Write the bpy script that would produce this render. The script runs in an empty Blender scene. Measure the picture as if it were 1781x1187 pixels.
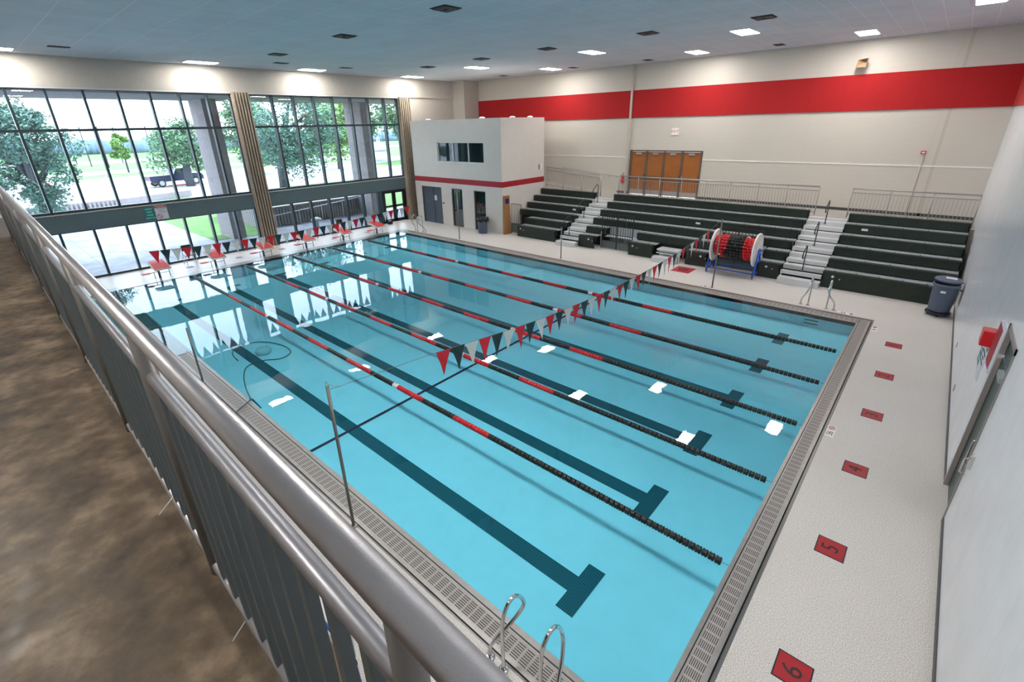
import bpy, bmesh, math, random
from mathutils import Vector, Matrix, Euler
random.seed(7)
PI = math.pi
C = bpy.context.scene.collection
SC = bpy.context.scene

# ------------------------------------------------------------------ camera
F, IW, IH = 820.453, 1781.0, 1187.0
CXP, CYP = 890.5 - 12.531, 593.5 - 33.7515
cam = bpy.data.cameras.new('camera')
cam.sensor_fit = 'HORIZONTAL'; cam.sensor_width = 36.0
cam.lens = F / IW * 36.0
cam.shift_x = (IW / 2 - CXP) / IW
cam.shift_y = (CYP - IH / 2) / IW
cam.clip_start = 0.05; cam.clip_end = 600
camo = bpy.data.objects.new('camera', cam); C.objects.link(camo)
camo.location = (23.802, -2.978, 5.742)
camo.rotation_euler = (1.17664, 0.02203, 0.72936)
SC.camera = camo

# ------------------------------------------------------------------ view, world, sun
SC.view_settings.view_transform = 'Standard'
SC.view_settings.look = 'None'
SC.view_settings.gamma = 1.0
SC.view_settings.use_curve_mapping = False
SC.view_settings.exposure = 0.65
SKY = 5.0          # overcast sky
LAMP = 47.0        # ceiling panels
world = bpy.data.worlds.new('overcast_sky'); SC.world = world
world.use_nodes = True
wn = world.node_tree; wn.nodes.clear()
wo = wn.nodes.new('ShaderNodeOutputWorld'); wb = wn.nodes.new('ShaderNodeBackground')
tc = wn.nodes.new('ShaderNodeTexCoord'); sp = wn.nodes.new('ShaderNodeSeparateXYZ'); rp = wn.nodes.new('ShaderNodeValToRGB')
wn.links.new(tc.outputs['Generated'], sp.inputs[0]); wn.links.new(sp.outputs['Z'], rp.inputs[0])
rp.color_ramp.elements[0].position = 0.0; rp.color_ramp.elements[0].color = (.86, .90, 1, 1)
rp.color_ramp.elements[1].position = 0.9; rp.color_ramp.elements[1].color = (.66, .78, 1, 1)
wn.links.new(rp.outputs[0], wb.inputs['Color']); wb.inputs['Strength'].default_value = SKY
wn.links.new(wb.outputs[0], wo.inputs['Surface'])
sun = bpy.data.lights.new('sun', 'SUN'); sun.energy = 2.5; sun.angle = math.radians(12); sun.color = (1, .97, .92)
suno = bpy.data.objects.new('sun', sun); C.objects.link(suno)
suno.rotation_euler = (math.radians(38), 0, math.radians(200))   # high, from behind the building: never enters the hall

# daylight portals in the window openings
def portal(name, x, y0, y1, z0, z1):
    l = bpy.data.lights.new(name, 'AREA'); l.shape = 'RECTANGLE'; l.size = z1 - z0; l.size_y = y1 - y0
    l.cycles.is_portal = True
    o = bpy.data.objects.new(name, l); C.objects.link(o)
    o.location = (x, (y0 + y1) / 2, (z0 + z1) / 2); o.rotation_euler = (0, -PI / 2, 0)
portal('window_portal', -2.72, -2.0, 6.9, 2.8, 7.46)
portal('window_portal', -2.72, 7.75, 16.7, 2.8, 7.46)
portal('window_portal', -2.72, -2.0, 6.9, 0.05, 2.05)
portal('window_portal', -2.72, 7.75, 16.7, 0.05, 2.05)

# ------------------------------------------------------------------ materials
def newmat(name):
    m = bpy.data.materials.new(name); m.use_nodes = True
    return m, m.node_tree, m.node_tree.nodes['Principled BSDF']
def mat(name, col, rough=.6, metal=0., spec=.5, var=0., vscale=6., bump=0., bscale=40., emit=None, estr=0., alpha=None):
    m, t, b = newmat(name)
    b.inputs['Base Color'].default_value = (*col, 1); b.inputs['Roughness'].default_value = rough
    b.inputs['Metallic'].default_value = metal; b.inputs['Specular IOR Level'].default_value = spec
    if var or bump:
        g = t.nodes.new('ShaderNodeNewGeometry')
    if var:
        n = t.nodes.new('ShaderNodeTexNoise'); n.inputs['Scale'].default_value = vscale; n.inputs['Detail'].default_value = 6
        t.links.new(g.outputs['Position'], n.inputs['Vector'])
        r = t.nodes.new('ShaderNodeValToRGB')
        r.color_ramp.elements[0].position = .3; r.color_ramp.elements[1].position = .7
        r.color_ramp.elements[0].color = (*[c * (1 - var) for c in col], 1)
        r.color_ramp.elements[1].color = (*[min(1, c * (1 + var)) for c in col], 1)
        t.links.new(n.outputs['Fac'], r.inputs[0]); t.links.new(r.outputs[0], b.inputs['Base Color'])
    if bump:
        n2 = t.nodes.new('ShaderNodeTexNoise'); n2.inputs['Scale'].default_value = bscale; n2.inputs['Detail'].default_value = 4
        t.links.new(g.outputs['Position'], n2.inputs['Vector'])
        bp = t.nodes.new('ShaderNodeBump'); bp.inputs['Strength'].default_value = bump; bp.inputs['Distance'].default_value = .02
        t.links.new(n2.outputs['Fac'], bp.inputs['Height']); t.links.new(bp.outputs[0], b.inputs['Normal'])
    if emit:
        b.inputs['Emission Color'].default_value = (*emit, 1); b.inputs['Emission Strength'].default_value = estr
    return m
def math_node(t, op, a=None, b=None):
    n = t.nodes.new('ShaderNodeMath'); n.operation = op
    for i, v in enumerate((a, b)):
        if v is None: continue
        if isinstance(v, (int, float)): n.inputs[i].default_value = v
        else: t.links.new(v, n.inputs[i])
    return n.outputs[0]
def pos_xyz(t):
    g = t.nodes.new('ShaderNodeNewGeometry'); s = t.nodes.new('ShaderNodeSeparateXYZ')
    t.links.new(g.outputs['Position'], s.inputs[0]); return s.outputs[0], s.outputs[1], s.outputs[2], g.outputs['Position']
def band(t, v, pitch, off, w):
    """1 inside a line of width w that repeats every pitch"""
    a = math_node(t, 'ADD', v, -off + 1000 * pitch)
    a = math_node(t, 'MODULO', a, pitch)
    return math_node(t, 'LESS_THAN', a, w)
def grid_mat(name, col, linecol, axes, rough=.6, metal=0., spec=.5, bump=.0, noise=0., nscale=8.):
    """axes: list of (axis index, pitch, offset, width)"""
    m, t, b = newmat(name)
    P = pos_xyz(t)
    f = None
    for ax, pitch, off, w in axes:
        l = band(t, P[ax], pitch, off, w)
        f = l if f is None else math_node(t, 'MAXIMUM', f, l)
    mx = t.nodes.new('ShaderNodeMix'); mx.data_type = 'RGBA'
    t.links.new(f, mx.inputs[0]); mx.inputs[6].default_value = (*col, 1); mx.inputs[7].default_value = (*linecol, 1)
    if noise:
        n = t.nodes.new('ShaderNodeTexNoise'); n.inputs['Scale'].default_value = nscale; n.inputs['Detail'].default_value = 5
        t.links.new(P[3], n.inputs['Vector'])
        r = t.nodes.new('ShaderNodeValToRGB'); r.color_ramp.elements[0].position = .35; r.color_ramp.elements[1].position = .65
        r.color_ramp.elements[0].color = (*[c * (1 - noise) for c in col], 1); r.color_ramp.elements[1].color = (*[min(1, c * (1 + noise)) for c in col], 1)
        t.links.new(n.outputs['Fac'], r.inputs[0]); t.links.new(r.outputs[0], mx.inputs[6])
    t.links.new(mx.outputs[2], b.inputs['Base Color'])
    b.inputs['Roughness'].default_value = rough; b.inputs['Metallic'].default_value = metal; b.inputs['Specular IOR Level'].default_value = spec
    if bump:
        bp = t.nodes.new('ShaderNodeBump'); bp.inputs['Strength'].default_value = bump; bp.inputs['Distance'].default_value = .01; bp.invert = True
        t.links.new(f, bp.inputs['Height']); t.links.new(bp.outputs[0], b.inputs['Normal'])
    return m

M = {}
M['wall'] = grid_mat('painted_block', (.57, .535, .49), (.51, .48, .44), [(2, .2032, 0, .006)], rough=.45, bump=.15)
M['wall_window'] = mat('painted_plaster', (.46, .435, .40), .6, var=.03)
M['wall_right'] = grid_mat('glossy_painted_block', (.74, .76, .81), (.62, .64, .70), [(1, .405, 0, .006)], rough=.22, bump=.12, noise=.03, nscale=2)
M['booth'] = mat('booth_paint', (.68, .65, .62), .5, var=.02, vscale=3)
M['red'] = mat('red_paint', (.36, .010, .02), .5, var=.06, vscale=20)
def red_panel():
    m = grid_mat('red_felt_panel', (.38, .007, .010), (.22, .005, .008), [(0, 1.22, .3, .008)], rough=.9, noise=.10, nscale=60)
    return m
M['red_panel'] = red_panel()
M['white_trim'] = mat('white_trim', (.8, .8, .78), .5)
M['ceiling'] = grid_mat('ceiling_tile', (.58, .64, .72), (.70, .76, .84), [(0, .61, .05, .022), (1, 1.22, -.25, .03)], rough=.75, noise=.05, nscale=.7)  # blue of light off the water and windows mixed into the tile colour
M['panel'] = mat('lamp_panel', (1, 1, 1), .5, emit=(1, .94, .86), estr=LAMP)
M['dark'] = mat('dark_gap', (.012, .013, .014), .8)
M['vent'] = mat('vent_metal', (.10, .10, .11), .5, metal=.4)
M['vent_light'] = mat('vent_white', (.55, .56, .57), .5)
M['baseboard'] = mat('vinyl_base', (.06, .065, .07), .5)
M['mullion'] = mat('teal_black_mullion', (.015, .035, .045), .35)
M['spandrel'] = mat('spandrel_teal_grey', (.085, .135, .155), .5, var=.04, vscale=2)
M['steel'] = mat('brushed_steel', (.36, .345, .335), .38, metal=.6, var=.08, vscale=9)
M['steel_dark'] = mat('gutter_steel_dark', (.20, .20, .20), .35, metal=.7)
M['chrome'] = mat('chrome', (.62, .62, .62), .16, metal=1.)
M['pole'] = mat('dull_steel_pole', (.22, .22, .21), .4, metal=.6)
M['alu'] = grid_mat('ribbed_aluminium', (.66, .68, .70), (.34, .36, .38), [(1, .11, .01, .008)], rough=.38, metal=.3)
M['alu_plain'] = mat('aluminium', (.42, .44, .45), .4, metal=.5)
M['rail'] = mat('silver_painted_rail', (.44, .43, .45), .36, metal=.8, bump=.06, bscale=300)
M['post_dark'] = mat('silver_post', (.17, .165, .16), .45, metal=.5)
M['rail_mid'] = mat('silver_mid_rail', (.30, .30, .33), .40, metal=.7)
M['rail_dark'] = mat('silver_baluster_shade_tone', (.105, .125, .135), .5, metal=.25)  # silver darkened in its colour for balusters lit from the pool side
M['rail_far'] = mat('grey_guard_rail', (.40, .39, .38), .38, metal=.6)
M['bench'] = mat('black_green_bench', (.012, .022, .017), .42, var=.25, vscale=4)
M['bench_frame'] = mat('grey_green_steel', (.10, .13, .13), .5)
M['black'] = mat('black_plastic', (.012, .013, .014), .45)
M['black_metal'] = mat('black_metal', (.015, .017, .018), .4)
M['white'] = mat('white_plastic', (.80, .80, .80), .4)
M['flag_red'] = mat('flag_red', (.62, .010, .025), .6); M['flag_black'] = mat('flag_black', (.012, .035, .04), .6); M['flag_white'] = mat('flag_white', (.62, .66, .65), .6)
M['float_red'] = mat('float_red', (.62, .012, .02), .35); M['float_black'] = mat('float_black', (.010, .013, .014), .35); M['float_white'] = mat('float_white', (.8, .8, .8), .35)
M['block_red'] = mat('block_red', (.60, .035, .035), .55)
M['blue_metal'] = mat('blue_frame', (.010, .09, .55), .35)
M['trash'] = mat('blue_grey_bin', (.075, .10, .155), .42)
M['bag'] = mat('black_bag', (.01, .012, .014), .25)
M['card'] = mat('cardboard', (.36, .18, .07), .8, var=.12, vscale=9)
M['label_blue'] = mat('label_blue', (.02, .01, .18), .5)
M['paper'] = mat('paper', (.78, .78, .78), .7)
M['green_sign'] = mat('green_sign', (.0, .22, .20), .45)
M['sign_white'] = mat('sign_white', (.62, .63, .70), .45)
M['ink'] = mat('ink', (.02, .02, .02), .6)
M['ink_red'] = mat('ink_red', (.45, .02, .04), .6)
M['exit_red'] = mat('exit_red', (.6, .01, .015), .6)
M['door_wood'] = mat('wood_door', (.34, .115, .025), .45, var=.10, vscale=1.3)
M['frame_grey'] = mat('door_frame_grey', (.11, .09, .075), .5)
M['jamb'] = mat('door_jamb_mauve_grey', (.27, .24, .24), .5)
M['door_dark'] = mat('dark_door', (.03, .055, .05), .4)
M['door_blue'] = mat('slate_blue_door', (.075, .10, .14), .45)
M['booth_glass'] = mat('dark_glass', (.012, .03, .035), .04, spec=1.)
M['conc_col'] = mat('ribbed_concrete', (.36, .30, .235), .9, var=.16, vscale=14, bump=.5, bscale=40)
M['conc_ext'] = mat('exterior_concrete', (.25, .225, .23), .9, var=.10, vscale=5)
M['conc_floor'] = mat('upper_concrete', (.36, .35, .33), .6, var=.05)
M['pipe'] = mat('painted_pipe', (.50, .46, .40), .5)
M['tan_box'] = mat('horn_tan', (.40, .27, .17), .5)
M['pool_black'] = grid_mat('dark_teal_mosaic', (.001, .055, .075), (.06, .22, .26), [(0, .035, 0, .005), (1, .035, 0, .005)], rough=.5)
M['pool_maroon'] = mat('maroon_cross_tile', (.07, .01, .05), .5)
M['grass_ext'] = mat('lawn', (.09, .19, .04), .9, var=.25, vscale=2)
M['asphalt'] = mat('pale_asphalt', (.40, .40, .41), .9, var=.05, vscale=.5)
M['patio'] = grid_mat('patio_concrete', (.21, .21, .25), (.10, .10, .12), [(0, 3.2, .6, .03), (1, 2.6, .4, .03)], rough=.6, noise=.30, nscale=.9)
M['leaf'] = mat('leaf_green', (.10, .20, .10), .7, var=.5, vscale=1.2)
M['leaf_cool'] = mat('leaf_blue_green', (.085, .18, .14), .7, var=.5, vscale=1.2)
M['leaf_yellow'] = mat('leaf_yellow_green', (.15, .27, .07), .7, var=.4, vscale=1.5)
M['bark'] = mat('bark', (.05, .055, .065), .9, var=.2)
M['truck_paint'] = mat('navy_paint', (.006, .014, .06), .3)
M['tyre'] = mat('tyre', (.015, .015, .018), .8)
M['car_red'] = mat('car_red', (.45, .03, .05), .4)
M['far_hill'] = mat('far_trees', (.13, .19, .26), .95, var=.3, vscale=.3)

def two_pane_glass():
    m = bpy.data.materials.new('window_glass'); m.use_nodes = True; t = m.node_tree; t.nodes.clear()
    o = t.nodes.new('ShaderNodeOutputMaterial'); mx = t.nodes.new('ShaderNodeMixShader')
    fr = t.nodes.new('ShaderNodeFresnel'); fr.inputs[0].default_value = 1.45
    tr = t.nodes.new('ShaderNodeBsdfTransparent'); tr.inputs[0].default_value = (.90, .96, .97, 1)
    gl = t.nodes.new('ShaderNodeBsdfGlossy'); gl.inputs['Roughness'].default_value = .01
    t.links.new(fr.outputs[0], mx.inputs[0]); t.links.new(tr.outputs[0], mx.inputs[1]); t.links.new(gl.outputs[0], mx.inputs[2]); t.links.new(mx.outputs[0], o.inputs[0])
    return m
M['glass'] = two_pane_glass()

def water_mat():
    m = bpy.data.materials.new('pool_water'); m.use_nodes = True; t = m.node_tree; t.nodes.clear()
    o = t.nodes.new('ShaderNodeOutputMaterial'); mx = t.nodes.new('ShaderNodeMixShader')
    x, y, z, p = pos_xyz(t)
    n1 = t.nodes.new('ShaderNodeTexNoise'); n1.inputs['Scale'].default_value = 1.3; n1.inputs['Detail'].default_value = 2
    n2 = t.nodes.new('ShaderNodeTexNoise'); n2.inputs['Scale'].default_value = 6.; n2.inputs['Detail'].default_value = 2
    t.links.new(p, n1.inputs['Vector']); t.links.new(p, n2.inputs['Vector'])
    h = math_node(t, 'ADD', n1.outputs['Fac'], math_node(t, 'MULTIPLY', n2.outputs['Fac'], .16))
    bp = t.nodes.new('ShaderNodeBump'); bp.inputs['Strength'].default_value = .035; bp.inputs['Distance'].default_value = .05
    t.links.new(h, bp.inputs['Height'])
    fr = t.nodes.new('ShaderNodeFresnel'); fr.inputs[0].default_value = 1.34; t.links.new(bp.outputs[0], fr.inputs['Normal'])
    tr = t.nodes.new('ShaderNodeBsdfTransparent'); tr.inputs[0].default_value = (.47, .87, .98, 1)
    gl = t.nodes.new('ShaderNodeBsdfGlossy'); gl.inputs['Roughness'].default_value = .015; t.links.new(bp.outputs[0], gl.inputs['Normal'])
    t.links.new(fr.outputs[0], mx.inputs[0]); t.links.new(tr.outputs[0], mx.inputs[1]); t.links.new(gl.outputs[0], mx.inputs[2]); t.links.new(mx.outputs[0], o.inputs[0])
    return m
M['water'] = water_mat()
M['basin'] = mat('pool_plaster', (.82, .93, .97), .8, var=.02, vscale=3)

def speckle_deck():
    m, t, b = newmat('speckled_deck')
    x, y, z, p = pos_xyz(t)
    n = t.nodes.new('ShaderNodeTexNoise'); n.inputs['Scale'].default_value = 95; n.inputs['Detail'].default_value = 3
    t.links.new(p, n.inputs['Vector'])
    r = t.nodes.new('ShaderNodeValToRGB'); e = r.color_ramp.elements
    e[0].position = .38; e[0].color = (.42, .40, .39, 1); e[1].position = .64; e[1].color = (.86, .84, .82, 1)
    t.links.new(n.outputs['Fac'], r.inputs[0])
    n2 = t.nodes.new('ShaderNodeTexNoise'); n2.inputs['Scale'].default_value = .6; t.links.new(p, n2.inputs['Vector'])
    r2 = t.nodes.new('ShaderNodeValToRGB'); r2.color_ramp.elements[0].color = (.88, .86, .85, 1); r2.color_ramp.elements[1].color = (1, 1, 1, 1)
    t.links.new(n2.outputs['Fac'], r2.inputs[0])
    mx = t.nodes.new('ShaderNodeMix'); mx.data_type = 'RGBA'; mx.blend_type = 'MULTIPLY'; mx.inputs[0].default_value = 1
    t.links.new(r.outputs[0], mx.inputs[6]); t.links.new(r2.outputs[0], mx.inputs[7]); t.links.new(mx.outputs[2], b.inputs['Base Color'])
    b.inputs['Roughness'].default_value = .42
    return m
M['deck'] = speckle_deck()

def balcony_floor():
    m, t, b = newmat('stained_concrete')
    x, y, z, p = pos_xyz(t)
    n = t.nodes.new('ShaderNodeTexNoise'); n.inputs['Scale'].default_value = 4.2; n.inputs['Detail'].default_value = 9; n.inputs['Roughness'].default_value = .62
    t.links.new(p, n.inputs['Vector'])
    r = t.nodes.new('ShaderNodeValToRGB'); e = r.color_ramp.elements
    e[0].position = .28; e[0].color = (.026, .016, .009, 1); e[1].position = .70; e[1].color = (.25, .185, .125, 1)
    e2 = r.color_ramp.elements.new(.5); e2.color = (.105, .072, .044, 1)
    t.links.new(n.outputs['Fac'], r.inputs[0]); t.links.new(r.outputs[0], b.inputs['Base Color'])
    n2 = t.nodes.new('ShaderNodeTexNoise'); n2.inputs['Scale'].default_value = 14; n2.inputs['Detail'].default_value = 6; t.links.new(p, n2.inputs['Vector'])
    r2 = t.nodes.new('ShaderNodeMapRange'); r2.inputs[1].default_value = 0; r2.inputs[2].default_value = 1; r2.inputs[3].default_value = .18; r2.inputs[4].default_value = .68
    t.links.new(n2.outputs['Fac'], r2.inputs[0]); t.links.new(r2.outputs[0], b.inputs['Roughness'])
    bp = t.nodes.new('ShaderNodeBump'); bp.inputs['Strength'].default_value = .10; bp.inputs['Distance'].default_value = .004
    t.links.new(n2.outputs['Fac'], bp.inputs['Height']); t.links.new(bp.outputs[0], b.inputs['Normal'])
    return m
M['balcony'] = balcony_floor()

def grate_mat(name, ax, pitch, cross, cp, off_len=0., off_cross=0.):
    """slotted grating: slots run along axis ax"""
    m, t, b = newmat(name)
    P = pos_xyz(t)
    a = band(t, P[ax], pitch, off_len, pitch * .80)
    c = band(t, P[cross], cp, off_cross, cp * .42)
    f = math_node(t, 'MULTIPLY', a, c)
    mx = t.nodes.new('ShaderNodeMix'); mx.data_type = 'RGBA'; t.links.new(f, mx.inputs[0])
    mx.inputs[6].default_value = (.37, .35, .34, 1); mx.inputs[7].default_value = (.035, .032, .03, 1)
    t.links.new(mx.outputs[2], b.inputs['Base Color']); b.inputs['Roughness'].default_value = .5
    return m
M['grate_x'] = grate_mat('slotted_grate_long', 0, .135, 1, .030, 0, -.33)
M['grate_y'] = grate_mat('slotted_grate_short', 1, .135, 0, .0219, 0, 22.955)

# ------------------------------------------------------------------ mesh helpers
class MB:
    def __init__(s): s.bm = bmesh.new(); s.mi = 0
    def _m(s, faces):
        for f in faces: f.material_index = s.mi
    def box(s, x0, x1, y0, y1, z0, z1, mtx=None):
        vs = [s.bm.verts.new((x, y, z)) for z in (z0, z1) for y in (y0, y1) for x in (x0, x1)]
        fs = [s.bm.faces.new([vs[i] for i in f]) for f in ((0, 2, 3, 1), (4, 5, 7, 6), (0, 1, 5, 4), (2, 6, 7, 3), (0, 4, 6, 2), (1, 3, 7, 5))]
        s._m(fs)
        if mtx: bmesh.ops.transform(s.bm, matrix=mtx, verts=vs)
        return s
    def cbox(s, c, d, mtx=None):
        return s.box(c[0] - d[0] / 2, c[0] + d[0] / 2, c[1] - d[1] / 2, c[1] + d[1] / 2, c[2] - d[2] / 2, c[2] + d[2] / 2, mtx)
    def ring(s, c, n, r, u, k):
        n = n.normalized(); u = (u - n * u.dot(n)).normalized(); v = n.cross(u)
        return [s.bm.verts.new(c + u * (r * math.cos(2 * PI * i / k)) + v * (r * math.sin(2 * PI * i / k))) for i in range(k)]
    def tube(s, pts, r, k=8, cap=True, smooth=True):
        P = [Vector(p) for p in pts]; R = r if isinstance(r, (list, tuple)) else [r] * len(P)
        rings = []; u = Vector((.3, .5, .8))
        for i, p in enumerate(P):
            if i == 0: n = P[1] - P[0]
            elif i == len(P) - 1: n = P[-1] - P[-2]
            else: n = (P[i + 1] - P[i]).normalized() + (P[i] - P[i - 1]).normalized()
            n = n.normalized()
            if abs(n.dot(u.normalized())) > .95: u = Vector((.8, -.5, .3))
            rings.append(s.ring(p, n, R[i], u, k)); u = (rings[-1][0].co - p).normalized()
        for a, b in zip(rings, rings[1:]):
            for i in range(k):
                f = s.bm.faces.new([a[i], a[(i + 1) % k], b[(i + 1) % k], b[i]]); f.smooth = smooth; f.material_index = s.mi
        if cap:
            for rg in (rings[0][::-1], rings[-1]):
                f = s.bm.faces.new(rg); f.material_index = s.mi
        return s
    def lathe(s, prof, c=(0, 0, 0), k=24, ax='z', cap=True):
        rings = []
        for r, h in prof:
            rg = []
            for i in range(k):
                a = 2 * PI * i / k; q = (r * math.cos(a), r * math.sin(a), h)
                if ax == 'x': q = (h, q[0], q[1])
                if ax == 'y': q = (q[1], h, q[0])
                rg.append(s.bm.verts.new((q[0] + c[0], q[1] + c[1], q[2] + c[2])))
            rings.append(rg)
        for a, b in zip(rings, rings[1:]):
            for i in range(k):
                f = s.bm.faces.new([a[i], a[(i + 1) % k], b[(i + 1) % k], b[i]]); f.smooth = True; f.material_index = s.mi
        if cap:
            for rg in (rings[0][::-1], rings[-1]):
                try: f = s.bm.faces.new(rg); f.material_index = s.mi
                except Exception: pass
        return s
    def poly(s, pts):
        f = s.bm.faces.new([s.bm.verts.new(p) for p in pts]); f.material_index = s.mi; return s
    def prism(s, pts, d):
        """polygon pts extruded by vector d"""
        d = Vector(d); a = [s.bm.verts.new(p) for p in pts]; b = [s.bm.verts.new(Vector(p) + d) for p in pts]; n = len(a)
        fs = [s.bm.faces.new(a[::-1]), s.bm.faces.new(b)]
        for i in range(n): fs.append(s.bm.faces.new([a[i], a[(i + 1) % n], b[(i + 1) % n], b[i]]))
        s._m(fs); return s
    def build(s, name, mats, parent=None, bevel=0., kind=None, local=None, fix=True):
        if fix: bmesh.ops.recalc_face_normals(s.bm, faces=s.bm.faces[:])
        if local is not None: bmesh.ops.translate(s.bm, vec=-Vector(local), verts=s.bm.verts[:])
        me = bpy.data.meshes.new(name); s.bm.to_mesh(me); s.bm.free()
        for m in (mats if isinstance(mats, (list, tuple)) else [mats]): me.materials.append(m)
        o = bpy.data.objects.new(name, me); C.objects.link(o)
        if local is not None: o.location = local
        if parent: o.parent = parent
        if bevel:
            bv = o.modifiers.new('bevel', 'BEVEL'); bv.width = bevel; bv.segments = 2; bv.limit_method = 'ANGLE'
        if kind: o['kind'] = kind
        return o
def tag(o, label, cat, group=None, kind=None):
    o['label'] = label; o['category'] = cat
    if group: o['group'] = group
    if kind: o['kind'] = kind
    return o
def thing(name, label, cat, loc=(0, 0, 0), rz=0., group=None):
    o = bpy.data.objects.new(name, None); C.objects.link(o); o.empty_display_size = .1
    o.location = loc; o.rotation_euler = (0, 0, rz); return tag(o, label, cat, group)
def copy_tree(o, loc=None, rz=None, label=None, parent=None):
    c = o.copy(); C.objects.link(c)
    if parent: c.parent = parent; c.matrix_parent_inverse = Matrix()
    if loc is not None: c.location = loc
    if rz is not None: c.rotation_euler = (0, 0, rz)
    if label: c['label'] = label
    for ch in [q for q in KIDS.get(o.name, [])]:
        d = copy_tree(ch, parent=c)
    KIDS[c.name] = [q for q in C.objects if q.parent == c] if False else KIDS.get(c.name, [])
    return c
KIDS = {}
def kids_of(o):
    KIDS[o.name] = [q for q in C.objects if q.parent == o]
    for q in KIDS[o.name]: kids_of(q)
def struct(mb, name, mats, **k): return mb.build(name, mats, kind='structure', **k)
def text_mesh(s, size, mtx, m, parent, name='lettering', align='CENTER'):
    cu = bpy.data.curves.new(name, 'FONT'); cu.body = s; cu.size = size; cu.align_x = align; cu.align_y = 'CENTER'; cu.extrude = .0015; cu.resolution_u = 3
    tmp = bpy.data.objects.new(name, cu); C.objects.link(tmp)
    dg = bpy.context.evaluated_depsgraph_get(); me = bpy.data.meshes.new_from_object(tmp.evaluated_get(dg))
    C.objects.unlink(tmp); bpy.data.objects.remove(tmp)
    me.transform(mtx); me.materials.clear(); me.materials.append(m)
    o = bpy.data.objects.new(name, me); C.objects.link(o)
    if parent: o.parent = parent
    return o

# ------------------------------------------------------------------ room shell
XR, YB, ZC = 25.04, 22.69, 8.575
W = 13.8; PX0, PX1 = .25, 22.86
YN = -6.6
# deck with a hole for the pool
ox0, ox1, oy0, oy1 = -.25, 23.25, -.445, 14.38
d = MB()
for (a, b, c_, e) in ((-3.0, XR + .3, YN, oy0), (-3.0, XR + .3, oy1, YB), (-3.0, ox0, oy0, oy1), (ox1, XR + .3, oy0, oy1)):
    d.box(a, b, c_, e, -.3, 0)
struct(d, 'floor', M['deck'])
# back wall with door opening
b = MB(); b.box(-3, 10.33, YB, YB + .3, 0, ZC); b.box(14.3, XR + .3, YB, YB + .3, 0, ZC); b.box(10.33, 14.3, YB, YB + .3, 4.33, ZC); b.box(10.33, 14.3, YB, YB + .3, 0, 1.95)
struct(b, 'wall_back', M['wall'])
b = MB(); b.box(-3, XR, YN - .3, YN, 0, ZC); struct(b, 'wall_front', M['wall'])
# right wall with door opening y 5.50..6.62, z 0..2.88
b = MB(); b.box(XR, XR + .3, YN, 5.47, 0, ZC); b.box(XR, XR + .3, 6.60, YB, 0, ZC); b.box(XR, XR + .3, 5.47, 6.60, 2.88, ZC)
struct(b, 'wall_right', M['wall_right'])
b = MB(); b.box(-3.2, XR + .3, YN - .3, YB + .3, ZC, ZC + .3); struct(b, 'ceiling', M['ceiling'])
# window wall: beam above glass, ends
b = MB(); b.box(-2.95, -2.55, YN, 21.3, 7.50, ZC); b.box(-2.95, -2.5, YN, -2.9, 0, 7.5); b.box(-2.95, -2.62, 17.5, YB, 0, 7.5)
b.box(-2.95, -1.5, 21.3, YB, 0, ZC)
struct(b, 'wall_left', M['wall_window'])
b = MB()
b.box(XR - .012, XR, 6.62, 17.0, 0, .10); b.box(XR - .012, XR, YN, 5.45, 0, .10)
struct(b, 'baseboard_right', M['baseboard'])
b = MB(); b.box(9.6, 10.3, YB - .012, YB, 1.95, 2.07); b.box(14.32, XR, YB - .012, YB, 1.95, 2.07); struct(b, 'baseboard_back', M['baseboard'])
b = MB(); b.box(-2, 10.28, YB - .02, YB, 3.90, 3.95); b.box(14.35, XR, YB - .02, YB, 3.87, 3.92); struct(b, 'trim_1', M['white_trim'])
b = MB(); b.box(10.10, 10.22, YB - .10, YB, 1.95, ZC); struct(b, 'trim_2', M['pipe'])
b = MB()
for x in (23.1, 18.75): b.box(x, x + .012, YB - .003, YB, 4, ZC)
for x in (23.3,): b.box(x, x + .10, YB - .012, YB, 1.95, ZC)
struct(b, 'trim_3', M['pipe'])

# red acoustic band
b = MB(); b.box(-1.5, 10.08, YB - .06, YB, 5.98, 7.33); o = b.build('red_wall_panel', M['red_panel']); tag(o, 'dark red fabric band on the back wall, short length next to the white booth', 'wall panel', None, 'structure')
b = MB(); b.box(10.24, XR, YB - .06, YB, 5.98, 7.33); o = b.build('red_wall_panel', M['red_panel']); tag(o, 'long dark red fabric band on the back wall above the wooden doors', 'wall panel', None, 'structure')
b = MB(); b.box(XR - .06, XR, 14, YB - .06, 5.98, 7.33); o = b.build('red_wall_panel', M['red_panel']); tag(o, 'red fabric band on the side wall, meeting the back wall corner', 'wall panel', None, 'structure')

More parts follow.
